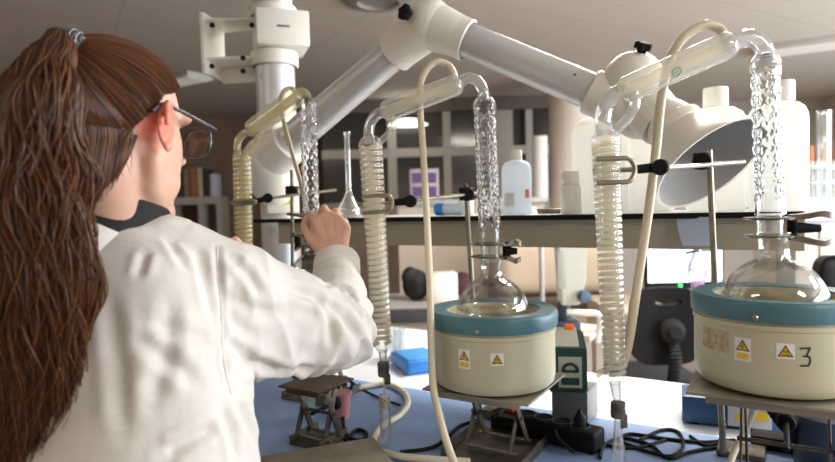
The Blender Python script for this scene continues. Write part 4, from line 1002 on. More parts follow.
# left: dark counter edge, white carton, black bag
Yl = 3.4
zl = P(415, 309, Yl).z; a, b_ = P(385, 309, Yl), P(470, 309, Yl)
ct = thing('side_counter', 'dark edged counter behind the blue tray carrying a black bag', 'counter', ((a.x + b_.x) / 2, Yl + .3, 0))
bm = B(); box(bm, ((a.x + b_.x) / 2, Yl + .3, zl - .04), (b_.x - a.x, .6, .08), 0, .004); obj('counter_top', bm, mat('dark_counter', (.06, .06, .07), .4, vary=.1), ct)
bm = B(); box(bm, ((a.x + b_.x) / 2, Yl + .3, zl + .002), (b_.x - a.x - .01, .58, .004)); lab(obj('counter_surface', bm, mat('grey_surface', (.40, .38, .37), .4, vary=.1), ct), 'paler grey top surface')
bm = B(); box(bm, ((a.x + b_.x) / 2, Yl + .32, (zl - .08) / 2), (b_.x - a.x - .06, .5, zl - .08)); obj('cabinet', bm, bench_body, ct)
p = P(416, 285, Yl + .3); bm = B(); ball(bm, (p.x, Yl + .3, zl + .10), (.085, .08, .098), 3); ball(bm, (p.x - .03, Yl + .3, zl + .15), (.06, .06, .06), 3)
for v in bm.verts:
    v.co += v.co.normalized() * .02 * noise.noise(v.co * 14); v.co.z = max(v.co.z, zl + .005)
tag(obj('bag', bm, mat('black_cloth', (.012, .012, .013), .8, vary=.3)), 'black crumpled bag on the dark edged counter', 'bag')
p = P(444, 295, Yl + .25); bm = B(); hh = P(444, 273, Yl + .25).z - zl; box(bm, (p.x, Yl + .25, zl + .0045 + hh / 2), (.15, .14, hh), .1, .004); ctn = obj('carton', bm, mat('white_carton', (.74, .70, .65), .6, vary=.05)); tag(ctn, 'plain white carton behind the left edge of the middle mantle', 'box')
bm = B(); ball(bm, P(462, 290, Yl + .5), (.10, .08, .12), 3); 
for v in bm.verts: v.co.z = max(v.co.z, zl + .005)
tag(obj('bag', bm, mat('dark_red_cloth', (.05, .012, .015), .8, vary=.3)), 'dark reddish bundle just left of the middle flask', 'bag')
# far right: rack, orange boxes, tall jars
Yr = 3.9
a, b_ = P(797, 215, Yr), P(880, 215, Yr); zr = P(820, 200, Yr).z
rt2 = thing('far_bench', 'pale bench with a raised shelf at the far right edge', 'bench', ((a.x + b_.x) / 2, Yr + .3, 0))
bm = B(); box(bm, ((a.x + b_.x) / 2, Yr + .3, zr - .02), (b_.x - a.x, .6, .04), 0, .003); obj('worktop', bm, bench_white, rt2)
bm = B(); box(bm, ((a.x + b_.x) / 2, Yr + .3, (zr - .04) / 2), (b_.x - a.x - .05, .5, zr - .04)); obj('cabinet', bm, bench_body, rt2)
def rack_(px0, px1, py0, py1, Y, n):
    A, Bq = P(px0, py0, Y), P(px1, py1, Y); z0 = zr; z1 = A.z; x0_, x1_ = A.x, Bq.x
    t_ = thing('test_tube_rack', 'pale teal tube rack at the right edge above the clip', 'rack', ((x0_ + x1_) / 2, Y, z0)); m_ = mat('pale_teal_plastic', (.36, .58, .62), .4, vary=.15, vscale=20)
    for z in (z0 + .01, (z0 + z1) / 2, z1 - .01):
        bm = B(); box(bm, ((x0_ + x1_) / 2, Y, z), (x1_ - x0_, .1, .016), 0, .002); obj('rack_plate', bm, m_, t_)
    for k in range(n):
        bm = B(); x = x0_ + (x1_ - x0_) * (k + .5) / n; tube(bm, [(x, Y, z0 + .018), (x, Y, z1 + .03)], .009, 10); obj('tube', bm, glass_cream, t_)
rack_(806, 858, 166, 194, Yr + .1, 12)
sz_ = P(820, 166, Yr + .4).z
bm = B(); box(bm, ((a.x + b_.x) / 2, Yr + .45, sz_ - .015), (b_.x - a.x, .25, .03)); 
obj('raised_shelf', bm, frame_m, rt2)
for x in (a.x + .03, b_.x - .03):
    bm = B(); box(bm, (x, Yr + .45, (zr + sz_ - .03) / 2), (.03, .22, sz_ - .03 - zr)); obj('shelf_post', bm, frame_m, rt2)
for i, (px, w_, col, lb) in enumerate(((803, 5, (.55, .20, .08), 'orange brown folder at the left end of the far right shelf'), (809, 5, (.30, .12, .08), 'brown folder on the far right shelf'), (815, 6, (.60, .30, .12), 'orange folder left of the tall jar'), (832, 6, (.35, .22, .18), 'dull brown folder at the photo edge on the far right shelf'))):
    p = P(px, 155, Yr + .45); bm = B(); h = P(px, 147, Yr + .45).z - sz_; box(bm, (p.x, Yr + .45, sz_ + h / 2 + .0005), (w_ / FPX * Yr * 1.0, .2, h), 0, .004); tag(obj('folder', bm, mat('folder_%d' % i, col, .6, vary=.15)), lb, 'folder', 'folders on the far right shelf')
p = P(824, 150, Yr + .12); bm = B(); z1 = P(824, 108, Yr + .12).z; fo = [(.045, 0), (.045, z1 - zr - .02), (.05, z1 - zr)]
Yj = Yr + .26; p = P(824, 150, Yj); lathe(bm, [(0, 0)] + fo + [(r - .003, h) for r, h in fo[::-1]] + [(0, .004)], (p.x, Yj, zr), n=32); tag(obj('glass_cylinder', bm, clear('pale_glass')), 'tall clear glass cylinder standing at the far right', 'glass cylinder')
p = P(818, 208, Yr - .12); bm = B(); 
sc2 = thing('tablet_screen', 'small lit blue violet screen at the right edge under the tube rack', 'screen', (p.x, Yr - .1, 0)); z0 = P(818, 224, Yr - .12).z; zz = P(818, 203, Yr - .12).z
box(bm, (p.x + .06, Yr - .08, (z0 + zz) / 2), (.36, .02, zz - z0), 0, .004); obj('bezel', bm, mat('grey_bezel', (.3, .3, .34), .4, vary=.05), sc2)
bm = B(); box(bm, (p.x + .06, Yr - .0915, (z0 + zz) / 2), (.33, .003, zz - z0 - .05)); obj('screen', bm, mat('violet_screen', (.30, .32, .85), .4, emit=.8), sc2)
bm = B(); box(bm, (p.x + .06, Yr - .08, z0 / 2), (.05, .03, z0)); box(bm, (p.x + .06, Yr - .08, .01), (.3, .25, .02)); obj('floor_stand', bm, frame_m, sc2)
# black office chair top and white device at far right below the shelf
p = P(838, 275, 2.4); bm = B(); box(bm, (p.x + .05, 2.4, p.z - .02), (.30, .06, .2), .1, .05, segs=4); ch = thing('stool', 'black padded stool back peeking in at the right edge', 'chair', (p.x + .05, 2.5, 0)); obj('backrest', bm, black_rubber, ch)
bm = B(); tube(bm, [(p.x + .05, 2.42, p.z - .05), (p.x + .05, 2.46, .42)], .02, 10); obj('back_post', bm, black_plastic, ch)
bm = B(); lathe(bm, [(0, .40), (.17, .40), (.18, .42), (.18, .45), (.16, .47), (0, .47)], (p.x + .05, 2.58, 0), n=30); obj('seat', bm, black_rubber, ch)
bm = B(); tube(bm, [(p.x + .05, 2.58, .0), (p.x + .05, 2.58, .41)], .03, 14); lathe(bm, [(0, 0), (.2, 0), (.2, .02), (0, .04)], (p.x + .05, 2.58, 0), n=28); obj('pedestal', bm, black_plastic, ch)

# ================================================================== ON THE BENCH
# dark green controller on a grey plate
zt_ = BZ
gp = PZ(566, 396, BZ); gt = gp + Vector((0, 0, 0))
Yg = 1.36; q0 = P(553, 395, Yg); q1 = P(591, 395, Yg); hgt = P(567, 348, Yg).z - P(567, 392, Yg).z
base_z = P(567, 393, Yg).z
plc = Vector((P(575, 400, Yg + .06).x, Yg + .06, 0))
bm = B(); box(bm, plc + UP * (BZ + (base_z - BZ) / 2 + .0015), (.085, .09, base_z - BZ - .004), RA, .002); tag(obj('support_block', bm, mat('grey_slab', (.24, .235, .23), .4, vary=.08)), 'upright grey block carrying the dark green controller', 'block')
ct = thing('controller', 'dark green electric controller box right of the middle mantle', 'controller', (plc.x, plc.y, base_z))
gd = mat('dark_green_case', (.012, .055, .05), .4, vary=.15)
ra2 = math.radians(-10); ax = Vector((math.cos(ra2), math.sin(ra2), 0)); ay = Vector((-math.sin(ra2), math.cos(ra2), 0))
gc = Vector(((q0.x + q1.x) / 2, Yg + .05, base_z))
w_ = (q1.x - q0.x) * 1.0
bm = B(); pts = [gc - ax * w_ / 2 - ay * .05, gc + ax * w_ / 2 - ay * .05]
sec = [(-.05, 0), (-.05, hgt * .98), (.05, hgt * 1.25), (.05, 0)]
extrude_poly(bm, [gc - ax * w_ / 2 + ay * y + UP * z for y, z in sec], ax * w_); bmesh.ops.bevel(bm, geom=bm.edges[:], offset=.004, segments=2, affect='EDGES'); obj('case', bm, gd, ct)
bm = B(); box(bm, gc + ax * (w_ * .06) - ay * .0508 + UP * hgt * .47, (w_ * .60, .002, hgt * .70), axes=(ax, ay, UP)); pl_ = obj('face_plate', bm, mat('cream_plate', (.55, .54, .44), .5, vary=.05), ct)
bm = B(); box(bm, gc + ax * (w_ * .06) - ay * .0525 + UP * hgt * .27, (w_ * .46, .002, hgt * .16), axes=(ax, ay, UP))
for k in range(9):
    a = PI * k / 8; box(bm, gc + ax * (w_ * .06 + w_ * .18 * math.cos(a)) - ay * .0525 + UP * (hgt * .52 + w_ * .17 * math.sin(a)), (w_ * .09, .002, w_ * .07), axes=(ax, ay, UP))
box(bm, gc + ax * (w_ * .06) - ay * .0525 + UP * hgt * .50, (w_ * .42, .002, hgt * .06), axes=(ax, ay, UP)); lab(obj('scale_print', bm, gd, pl_), 'dark green dial scale and strip')
sl = (ay * .1 + UP * hgt * .34).normalized(); nn = ax.cross(sl)
tp = gc + UP * hgt * 1.15
bm = B(); box(bm, tp + nn * .0015, (w_ * .62, .085, .003), axes=(ax, sl, nn)); obj('top_label', bm, mat('pale_label', (.62, .60, .50), .5, vary=.1), ct)
bm = B(); box(bm, tp + ax * w_ * .12 + sl * .038 + nn * .006, (.022, .014, .012), axes=(ax, sl, nn), bevel=.002); lab(obj('switch', bm, mat('orange_switch', (1.0, .16, .02), .4, vary=.05), ct), 'orange lit switch')
# second dark green part at left of it
bm = B(); box(bm, gc - ax * (w_ * .5 + .012) - ay * .0 + UP * (hgt * .42), (.022, .07, hgt * .84), axes=(ax, ay, UP), bevel=.003); obj('side_block', bm, gd, ct)
# blue tray and beaker
c = PZ(413, 374, BZ); zc_ = BZ
tt = thing('blue_box', 'bright blue plastic box lid on the bench left of the middle mantle', 'box', (c.x, c.y + .07, BZ))
bm = B(); box(bm, (c.x + .012, c.y + .075, BZ + .021), (.125, .16, .042), RA + .9, .008, segs=3); obj('box_body', bm, bluebox, tt)
bm = B(); box(bm, (c.x + .012, c.y + .075, BZ + .0435), (.105, .14, .004), RA + .9, .001); obj('lid_panel', bm, mat('lighter_blue', (.06, .32, .75), .4, vary=.1), tt)
c = PZ(397, 368, BZ); c.y += .04; h_ = .105; fo = [(.036, 0), (.038, .004), (.038, h_ - .004), (.041, h_)]
bm = B(); lathe(bm, [(0, 0)] + fo + [(r - .0016, h) for r, h in fo[::-1]] + [(0, .003)], (c.x - .01, c.y + .08, BZ + .0005), n=36); tag(obj('beaker', bm, clear('pale_glass')), 'clear glass beaker behind the blue box lid', 'beaker')
# power strip
z_ = BZ + .003
c = PZ(520, 442, z_); t_ = thing('power_strip', 'black power strip with red switch under the middle jack', 'power strip', c)
pd = (PZ(575, 452, z_) - PZ(482, 428, z_)); pd.z = 0; pd.normalize(); pn_ = Vector((-pd.y, pd.x, 0))
c = PZ(533, 446, z_); c = Vector((c.x, c.y, z_)) + pn_ * .055
bm = B(); box(bm, c + UP * .022, (.25, .06, .044), axes=(pd, pn_, UP), bevel=.008, segs=3); obj('case', bm, black_plastic, t_)
bm = B()
for k in range(4): lathe(bm, [(.019, 0), (.022, 0), (.022, .003), (.019, .003)], c + pd * (-.045 + k * .042) + UP * .044, UP, 20, close=True)
obj('socket', bm, mat('dark_grey_socket', (.03, .03, .033), .5, vary=.1), t_)
bm = B(); box(bm, c - pd * .09 + UP * .048, (.032, .022, .010), axes=(pd, pn_, UP), bevel=.002); lab(obj('switch', bm, mat('red_switch', (.75, .03, .04), .35, vary=.05), t_), 'red rocker switch')
bm = B(); e = c + pd * .081 - pn_ * .0 + UP * .044; lathe(bm, [(0, 0), (.0135, 0), (.013, .0), (.013, .018), (.006, .028), (.004, .036), (0, .037)], e, UP, 18); obj('plug', bm, black_rubber, t_)
# cables
def cable(px, r, label, z=None, hgt=None):
    pts = []
    for i, q in enumerate(px):
        p = PZ(q[0], q[1], z_ + r)
        if len(q) > 2: p = PZ(q[0], q[1], z_ + r + q[2])
        pts.append(p)
    bm = B(); tube(bm, cr(pts, 8), r, 8); tag(obj('cable', bm, black_rubber), label, 'cable', 'black cables on the bench')
cable([(342, 377, .02), (352, 384, .03), (345, 400), (343, 420), (348, 437), (362, 440), (366, 433), (357, 430), (345, 440)], .0045, 'black cable curling down left of the slim receiver tube')
cable([(345, 376, .02), (360, 388), (380, 398), (400, 405)], .003, 'thin black cable running behind the slim receiver tube')
cable([(400, 452), (430, 448), (447, 438), (460, 426), (482, 419)], .004, 'black cable running left from the middle jack')
cable([(573, 452, .04), (558, 438, .03), (556, 428, .03), (562, 421), (580, 425), (598, 440), (615, 447), (640, 447), (665, 440)], .0035, 'black cable rising from the power strip and heading right')
cable([(640, 440), (662, 430), (678, 432), (683, 446), (672, 456), (650, 452), (632, 446), (620, 440), (630, 434), (660, 438), (700, 442), (735, 440)], .0038, 'tangled black cable right of the taped receiver tube')
cable([(600, 458), (604, 446), (622, 438), (650, 445), (668, 458), (690, 452), (720, 447), (750, 448)], .0038, 'black cable looping below the tangled one')
cable([(690, 436), (705, 445), (720, 440), (726, 420, .02)], .0035, 'black cable hanging from the blue device')
# blue device behind the tall jack
c = PZ(700, 424, BZ); t_ = thing('pump', 'blue bench device with pale front and yellow label behind the tall jack', 'device', c + N2 * .05)
a, b_ = PZ(682, 424, BZ), PZ(790, 436, BZ); d = (b_ - a); d.z = 0; L = d.length; d.normalize(); nn = Vector((-d.y, d.x, 0)); cc = (a + b_) / 2 + nn * .05; zz = .062
bm = B(); box(bm, cc + UP * (zz / 2 + .0045), (L, .1, zz), axes=(d, nn, UP), bevel=.005); obj('case', bm, mat('deep_blue_case', (.03, .09, .22), .4, vary=.15), t_)
bm = B(); box(bm, cc + d * (L * .14) - nn * .0515 + UP * (zz / 2 + .003), (L * .40, .003, zz * .8), axes=(d, nn, UP)); fp = obj('front_panel', bm, mat('pale_grey_panel', (.58, .60, .62), .5, vary=.05), t_)
bm = B(); box(bm, cc + d * (L * .24) - nn * .054 + UP * (zz / 2 + .006), (.028, .002, .018), axes=(d, nn, UP)); box(bm, cc + d * (L * .06) - nn * .054 + UP * (zz / 2 + .0), (.022, .002, .014), axes=(d, nn, UP)); obj('yellow_label', bm, warn_yellow, fp)
bm = B(); 
for k in (-1, 1): box(bm, cc + d * (k * L * .38) + UP * .002, (.02, .08, .004), axes=(d, nn, UP))
obj('foot', bm, black_rubber, t_)
# dark blue cylinder and black ribbed hose at far right bottom
c = PZ(823, 500, z_); t_ = thing('gas_canister', 'dark slate blue cylinder standing behind the tall jack at the right edge', 'cylinder', (c.x + .01, c.y + .21, z_))
c = Vector((P(826, 420, 1.12).x, 1.12, z_)); t_.location = c
bm = B(); lathe(bm, [(0, 0), (.05, 0), (.053, .004), (.053, .15), (.045, .175), (.02, .188), (.018, .2), (0, .2)], c, n=36); obj('body', bm, mat('slate_blue_paint', (.045, .06, .10), .4, vary=.1), t_)
bm = B(); lathe(bm, [(.0531, .10), (.054, .102), (.054, .112), (.0531, .114)], c, n=36, close=True); obj('band', bm, mat('grey_line', (.3, .3, .32)), t_)
pts = cr([P(768, 402, 1.14), P(780, 420, 1.13), P(798, 440, 1.13), P(815, 462, 1.1), P(820, 480, 1.06)], 10)
hp = [Vector((p.x, p.y, max(p.z, z_ + .012))) for p in pts]
bm = B(); tube(bm, hp, [.011 + .0015 * (i % 2) for i in range(len(hp))], 14); tag(obj('hose', bm, black_rubber), 'thick black hose slanting behind the tall jack', 'hose')
hose([P(757, 380, 1.12), P(756, 400, 1.12), P(748, 425, 1.12), P(736, 448, 1.1), P(728, 470, 1.06)], .006, 'cream hose hanging behind the tall jack')
c = PZ(782, 452, z_); bm = B(); box(bm, (c.x, c.y + .02, z_ + .014), (.09, .05, .028), RA, .006); t_ = thing('adapter', 'black power adapter lying under the tall jack', 'adapter', c); obj('case', bm, black_plastic, t_)
bm = B(); tube(bm, [Vector((c.x + .045, c.y + .0, z_ + .014)), Vector((c.x + .06, c.y - .01, z_ + .014))], [.006, .004], 10); obj('cord_relief', bm, black_rubber, t_)
# left foreground jack with a big base, under the raised arm
lj = PZ(318, 452, z_); ljc = (P(316, 385, 1.30).x, 1.31)
lab_jack(ljc, BZ + .003 + .135, .115, .12, 'low lab jack with nothing on it under the raised sleeve', .04, top_m=mat('rusty_plate', (.10, .07, .05), .5, .5, vary=.4, vscale=30))
bp = PZ(330, 455, z_); bm = B(); box(bm, (ljc[0] + .03, ljc[1] - .15, z_ + .010), (.26, .15, .020), RA + .9, .003); tag(obj('burner_base', bm, mat('dirty_base_plate', (.34, .30, .22), .5, .3, vary=.35, vscale=14)), 'dirty flat grey base plate lying in front of the low jack', 'base plate')
c = PZ(306, 430, z_); c = Vector((ljc[0] - .0, ljc[1] + .13, z_))
bm = B(); lathe(bm, [(0, 0), (.022, 0), (.026, .05), (.03, .06), (.028, .062), (.0, .06)], c + Vector((.03, .02, 0)), n=28); tag(obj('cup', bm, mat('dusty_red', (.45, .20, .2), .5, vary=.1)), 'small dusty red cup behind the low jack', 'cup')
c = c + Vector((-.05, .02, 0)); bm = B(); lathe(bm, [(0, 0), (.016, 0), (.02, .07), (.018, .07), (.0145, .004), (0, .004)], c, n=28); tag(obj('cup', bm, mat('mint_green', (.40, .62, .52), .5, vary=.1)), 'mint green plastic cup behind the low jack', 'cup')
# ================================================================== PERSON
from mathutils.bvhtree import BVHTree
def bake(bm, voxel, smooth_it, m, name, parent, sfac=.5):
    o = obj(name, bm, m, parent, True)
    md = o.modifiers.new('r', 'REMESH'); md.mode = 'VOXEL'; md.voxel_size = voxel; md.use_smooth_shade = True
    md = o.modifiers.new('s', 'SMOOTH'); md.factor = sfac; md.iterations = smooth_it
    dg = bpy.context.evaluated_depsgraph_get(); me = bpy.data.meshes.new_from_object(o.evaluated_get(dg))
    o.modifiers.clear(); o.data = me; me.name = name
    if not me.materials: me.materials.append(m)
    me.shade_smooth()
    return o
skin = mat('skin', (.70, .42, .31), .48, vary=.08, vscale=30, sss=.18, bump=.06, bscale=300)
hair_m = mat('brown_hair', (.11, .042, .018), .48, spec=.3)
def hair_nodes():
    nt = hair_m.node_tree; b = nt.nodes['Principled BSDF']; g = nt.nodes.new('ShaderNodeNewGeometry'); r = nt.nodes.new('ShaderNodeValToRGB')
    r.color_ramp.elements[0].color = (.018, .007, .0035, 1); r.color_ramp.elements[1].color = (.17, .065, .025, 1)
    nt.links.new(g.outputs['Random Per Island'], r.inputs['Fac']); nt.links.new(r.outputs['Color'], b.inputs['Base Color']); b.inputs['Anisotropic'].default_value = .4
hair_nodes()
hair_dark = mat('dark_hair_base', (.045, .018, .009), .5, vary=.4, vscale=40, stretch=(1, 1, .1))
coat_m = mat('white_cotton', (.70, .675, .63), .9, vary=.03, vscale=6, bump=.10, bscale=140, spec=.2)

yaw = math.radians(20); hp_ = math.radians(7); HS = 1.04
fh = Vector((math.sin(yaw), math.cos(yaw), 0)); rh = Vector((math.cos(yaw), -math.sin(yaw), 0))
hf = fh * math.cos(hp_) - UP * math.sin(hp_); hu = UP * math.cos(hp_) + fh * math.sin(hp_)
HCN = P(121, 129, .84)
HM = Matrix((rh, hf, hu)).transposed()
def HL_(x, y, z): return HCN + (rh * x + hf * y + hu * z) * HS
NB = P(117, 216, .85)
RS = P(219, 290, .885); EL = P(335, 333, 1.03); WR = P(337, 268, 1.235)
tyaw = math.radians(12); tf = Vector((math.sin(tyaw), math.cos(tyaw), 0)); tr = Vector((math.cos(tyaw), -math.sin(tyaw), 0))
LS = NB - tr * .155 - UP * .055 + tf * .04
LE = LS + Vector((.0, .20, -.19)); LW = P(192, 272, 1.20)
hip = Vector((NB.x + .02, NB.y - .06, .92))
person = thing('person', 'woman in white lab coat with long brown ponytail, seen from behind, raising one hand', 'person', (hip.x, hip.y, 0))

def limb(bm, pts, rs):
    for (a, b_), (ra, rb_) in zip(zip(pts, pts[1:]), zip(rs, rs[1:])): capsule(bm, a, b_, ra, rb_)
def add_hand(bm, W, K, F, TH, palm_r=.0175):
    for k in K: capsule(bm, W, k, palm_r, .0115)
    for a, b_ in zip(K, K[1:]): capsule(bm, a, b_, .0112, .0112)
    for a, b_ in zip(K, K[1:]): capsule(bm, W * .45 + a * .55, W * .45 + b_ * .55, .0145, .0145)
    for ch, r in F:
        n = len(ch); rr = np.linspace(r, r * .80, n); limb(bm, ch, list(rr))
    limb(bm, TH, [.016, .0125, .0108, .0088])
bm = B()
# cranium and face
ball(bm, HL_(0, -.014, .032), (.0735, .094, .077), 4, HM)
ball(bm, HL_(0, .024, -.026), (.0645, .066, .086), 4, HM)
for s in (-1, 1):
    capsule(bm, HL_(s * .058, .0, -.045), HL_(s * .046, .012, -.078), .014, .016); capsule(bm, HL_(s * .046, .012, -.078), HL_(s * .012, .072, -.106), .018, .018)
    ball(bm, HL_(s * .030, .034, -.066), (.030, .040, .036), 3, HM)
    capsule(bm, HL_(s * .012, .086, .030), HL_(s * .048, .068, .028), .012, .011)
    # ear: rim, lobe and a thin back plate
    ec = HL_(s * .0765, -.008, -.002); eo = (rh * s * .93 + hf * .30).normalized(); eu = (hu - hf * .10).normalized(); ef = eu.cross(eo) * (1 if s > 0 else -1)
    ball(bm, ec + eo * .002, (.017, .0045, .029), 3, Matrix((ef, eo, eu)).transposed())
    rim = [ec + eo * (.010 - .004 * math.cos(a)) + ef * (.0155 * math.cos(a) * (1 if math.sin(a) > -.4 else .75)) + eu * (.030 * math.sin(a)) for a in np.linspace(-.45 * PI, 1.05 * PI, 22)]
    tube(bm, rim, [.0048, .0042, .0042, .005, .0045, .004], 10)
    ball(bm, ec + eo * .007 - eu * .031, (.0085, .005, .010), 3, Matrix((ef, eo, eu)).transposed())
capsule(bm, HL_(0, .088, .020), HL_(0, .100, -.020), .0085, .0120); ball(bm, HL_(0, .097, -.024), .0125, 3)
for s in (-1, 1): ball(bm, HL_(s * .013, .100, -.026), .0085, 2)
ball(bm, HL_(0, .090, -.056), (.024, .010, .0065), 3, HM); ball(bm, HL_(0, .089, -.068), (.021, .010, .007), 3, HM); ball(bm, HL_(0, .078, -.104), (.020, .016, .016), 3, HM)
# neck, torso, arms
capsule(bm, HL_(0, -.030, -.045), NB + tf * .005 - UP * .02, .050, .054); capsule(bm, HL_(0, -.01, -.06), NB + tf * .02 - UP * .02, .046, .05)
limb(bm, [LS, NB - UP * .10, RS], [.05, .045, .045])
limb(bm, [NB - UP * .08, (NB + hip) / 2, hip], [.085, .09, .10])
limb(bm, [RS, EL, WR], [.046, .036, .026]); limb(bm, [LS, LE, LW], [.046, .036, .026])
K = [P(316, 221, 1.285), P(327, 215, 1.29), P(338, 219, 1.285), P(346, 228, 1.275)]
F = [([K[0], P(311, 214, 1.325), P(308, 222, 1.345), P(311, 230, 1.342)], .0098), ([K[1], P(324, 208, 1.335), P(319, 217, 1.358), P(319, 227, 1.352)], .0100),
     ([K[2], P(336, 211, 1.328), P(330, 220, 1.350), P(329, 230, 1.344)], .0096), ([K[3], P(345, 221, 1.312), P(340, 229, 1.332), P(339, 237, 1.326)], .0086)]
TH = [P(324, 252, 1.25), P(311, 238, 1.28), P(305, 226, 1.315), P(307, 218, 1.342)]
add_hand(bm, WR, K, F, TH)
LW2 = P(184, 262, 1.20)
KL = [LW2 + Vector((.055 + .004 * i, .055 - .012 * i, .028 + .002 * i - .004 * i * i)) for i in range(4)]
FL = [([k, k + Vector((.03, .012, .010)), k + Vector((.044, .014, -.008)), k + Vector((.046, .010, -.022))], .0092) for k in KL]
add_hand(bm, LW, KL, FL, [LW + Vector((.015, .02, .008)), LW + Vector((.035, .05, .018)), LW + Vector((.055, .07, .018)), LW + Vector((.07, .08, .01))])
# legs
hips = [hip + tr * (s * .085) for s in (-1, 1)]; feet = [Vector((h.x, h.y + .02, .09)) for h in hips]
for h, f in zip(hips, feet):
    k = (h + f) / 2 + tf * .02; limb(bm, [h, k, f], [.075, .05, .036]); capsule(bm, f - UP * .05, f - UP * .06 + tf * .12, .034, .026)
body = bake(bm, .0034, 4, skin, 'body', person)
# smooth cheeks, jaw and neck; keep ears, nose and mouth crisp
bq = bmesh.new(); bq.from_mesh(body.data); bo = wloc(body); keepc = [HL_(s * .080, -.008, 0) for s in (-1, 1)]; nose_c = HL_(0, .10, -.03)
sel = []
for v in bq.verts:
    p = v.co + bo
    if (p - HCN).length < .23 and p.z > NB.z - .06 and min((p - e).length for e in keepc) > .036 and (p - nose_c).length > .05: sel.append(v)
for _ in range(16): bmesh.ops.smooth_vert(bq, verts=sel, factor=.5, use_axis_x=True, use_axis_y=True, use_axis_z=True)
bq.to_mesh(body.data); bq.free(); body.data.shade_smooth()
# ears tinted red: light shining through them, painted into the skin colour
fa = body.data.attributes.new('ear_glow', 'FLOAT', 'POINT'); bo = wloc(body); ecs = [HL_(s * .080, -.006, .0) for s in (-1, 1)]
for i, v in enumerate(body.data.vertices):
    d = min((v.co + bo - e).length for e in ecs); fa.data[i].value = max(0, 1 - (d / .042) ** 3)
nt = skin.node_tree; at = nt.nodes.new('ShaderNodeAttribute'); at.attribute_name = 'ear_glow'; mxn = nt.nodes.new('ShaderNodeMix'); mxn.data_type = 'RGBA'
bs = nt.nodes['Principled BSDF']; src = bs.inputs['Base Color'].links[0].from_socket
nt.links.new(at.outputs['Fac'], mxn.inputs[0]); nt.links.new(src, mxn.inputs[6]); mxn.inputs[7].default_value = (.74, .20, .12, 1); nt.links.new(mxn.outputs[2], bs.inputs['Base Color'])
# eyes
for s in (-1, 1):
    bm = B(); ball(bm, HL_(s * .027, .058, .006), .0120, 3); e = obj('eye', bm, mat('eye_white', (.8, .78, .75), .2, vary=.02), person)
    bm = B(); ball(bm, HL_(s * .027, .0655, .006), (.0055, .0055, .0055), 2); lab(obj('iris', bm, mat('brown_iris', (.05, .03, .015), .2, vary=.2), e), 'brown iris')
# trousers and shoes
bm = B(); limb(bm, [hips[0], hips[1]], [.095, .095])
for h, f in zip(hips, feet):
    k = (h + f) / 2 + tf * .02; limb(bm, [h, k, f + UP * .03], [.088, .066, .056])
bake(bm, .012, 3, mat('dark_denim', (.03, .04, .07), .8, vary=.2), 'trousers', person)
for f in feet:
    bm = B(); capsule(bm, f - UP * .045 - tf * .02, f - UP * .05 + tf * .12, .042, .036)
    for v in bm.verts: v.co.z = max(v.co.z, .002)
    obj('shoe', bm, mat('dark_shoe', (.03, .03, .03), .5, vary=.2), person)

# lab coat
bm = B()
TQ = [(1.402, .072, .070, .026), (1.365, .122, .092, .018), (1.31, .150, .105, .010), (1.25, .170, .118, .0), (1.17, .180, .126, .0), (1.08, .186, .130, -.005), (.98, .195, .135, -.005), (.86, .21, .145, 0), (.72, .225, .155, 0), (.58, .24, .165, 0)]
rings = []
for z, a, b_, off in TQ:
    s = (NB.z - z) / (NB.z - hip.z); c = NB + (hip - NB) * s; c.z = z; c = c + tf * off
    r_ = []
    for i in range(48):
        th = 2 * PI * i / 48; ca, sa = math.cos(th), math.sin(th)
        r_.append(bm.verts.new(c + tr * (math.copysign(abs(ca) ** .8, ca) * a) + tf * (math.copysign(abs(sa) ** .8, sa) * b_)))
    rings.append(r_)
for A, Bq in zip(rings, rings[1:]): bridge(bm, A, Bq)
cap(bm, rings[0], True); cap(bm, rings[-1])
limb(bm, [NB - UP * .06, NB * .5 + RS * .5 - UP * .0, RS], [.066, .062, .080]); limb(bm, [NB - UP * .06, NB * .45 + LS * .55 + UP * .004, LS], [.055, .060, .074])
limb(bm, [RS - tr * .05 - UP * .05, RS], [.085, .074])
CF = EL + (WR - EL) * .93
limb(bm, [RS, RS * .5 + EL * .5 - UP * .008, EL, EL * .5 + CF * .5, CF], [.080, .086, .070, .058, .044])
LC = LE + (LW - LE) * .86
limb(bm, [LS, LS * .5 + LE * .5, LE, LE * .5 + LC * .5, LC], [.074, .068, .062, .052, .044])
limb(bm, [RS - UP * .04, RS * .6 + EL * .4 - UP * .035], [.085, .078])
coat = bake(bm, .0043, 4, coat_m, 'lab_coat', person)
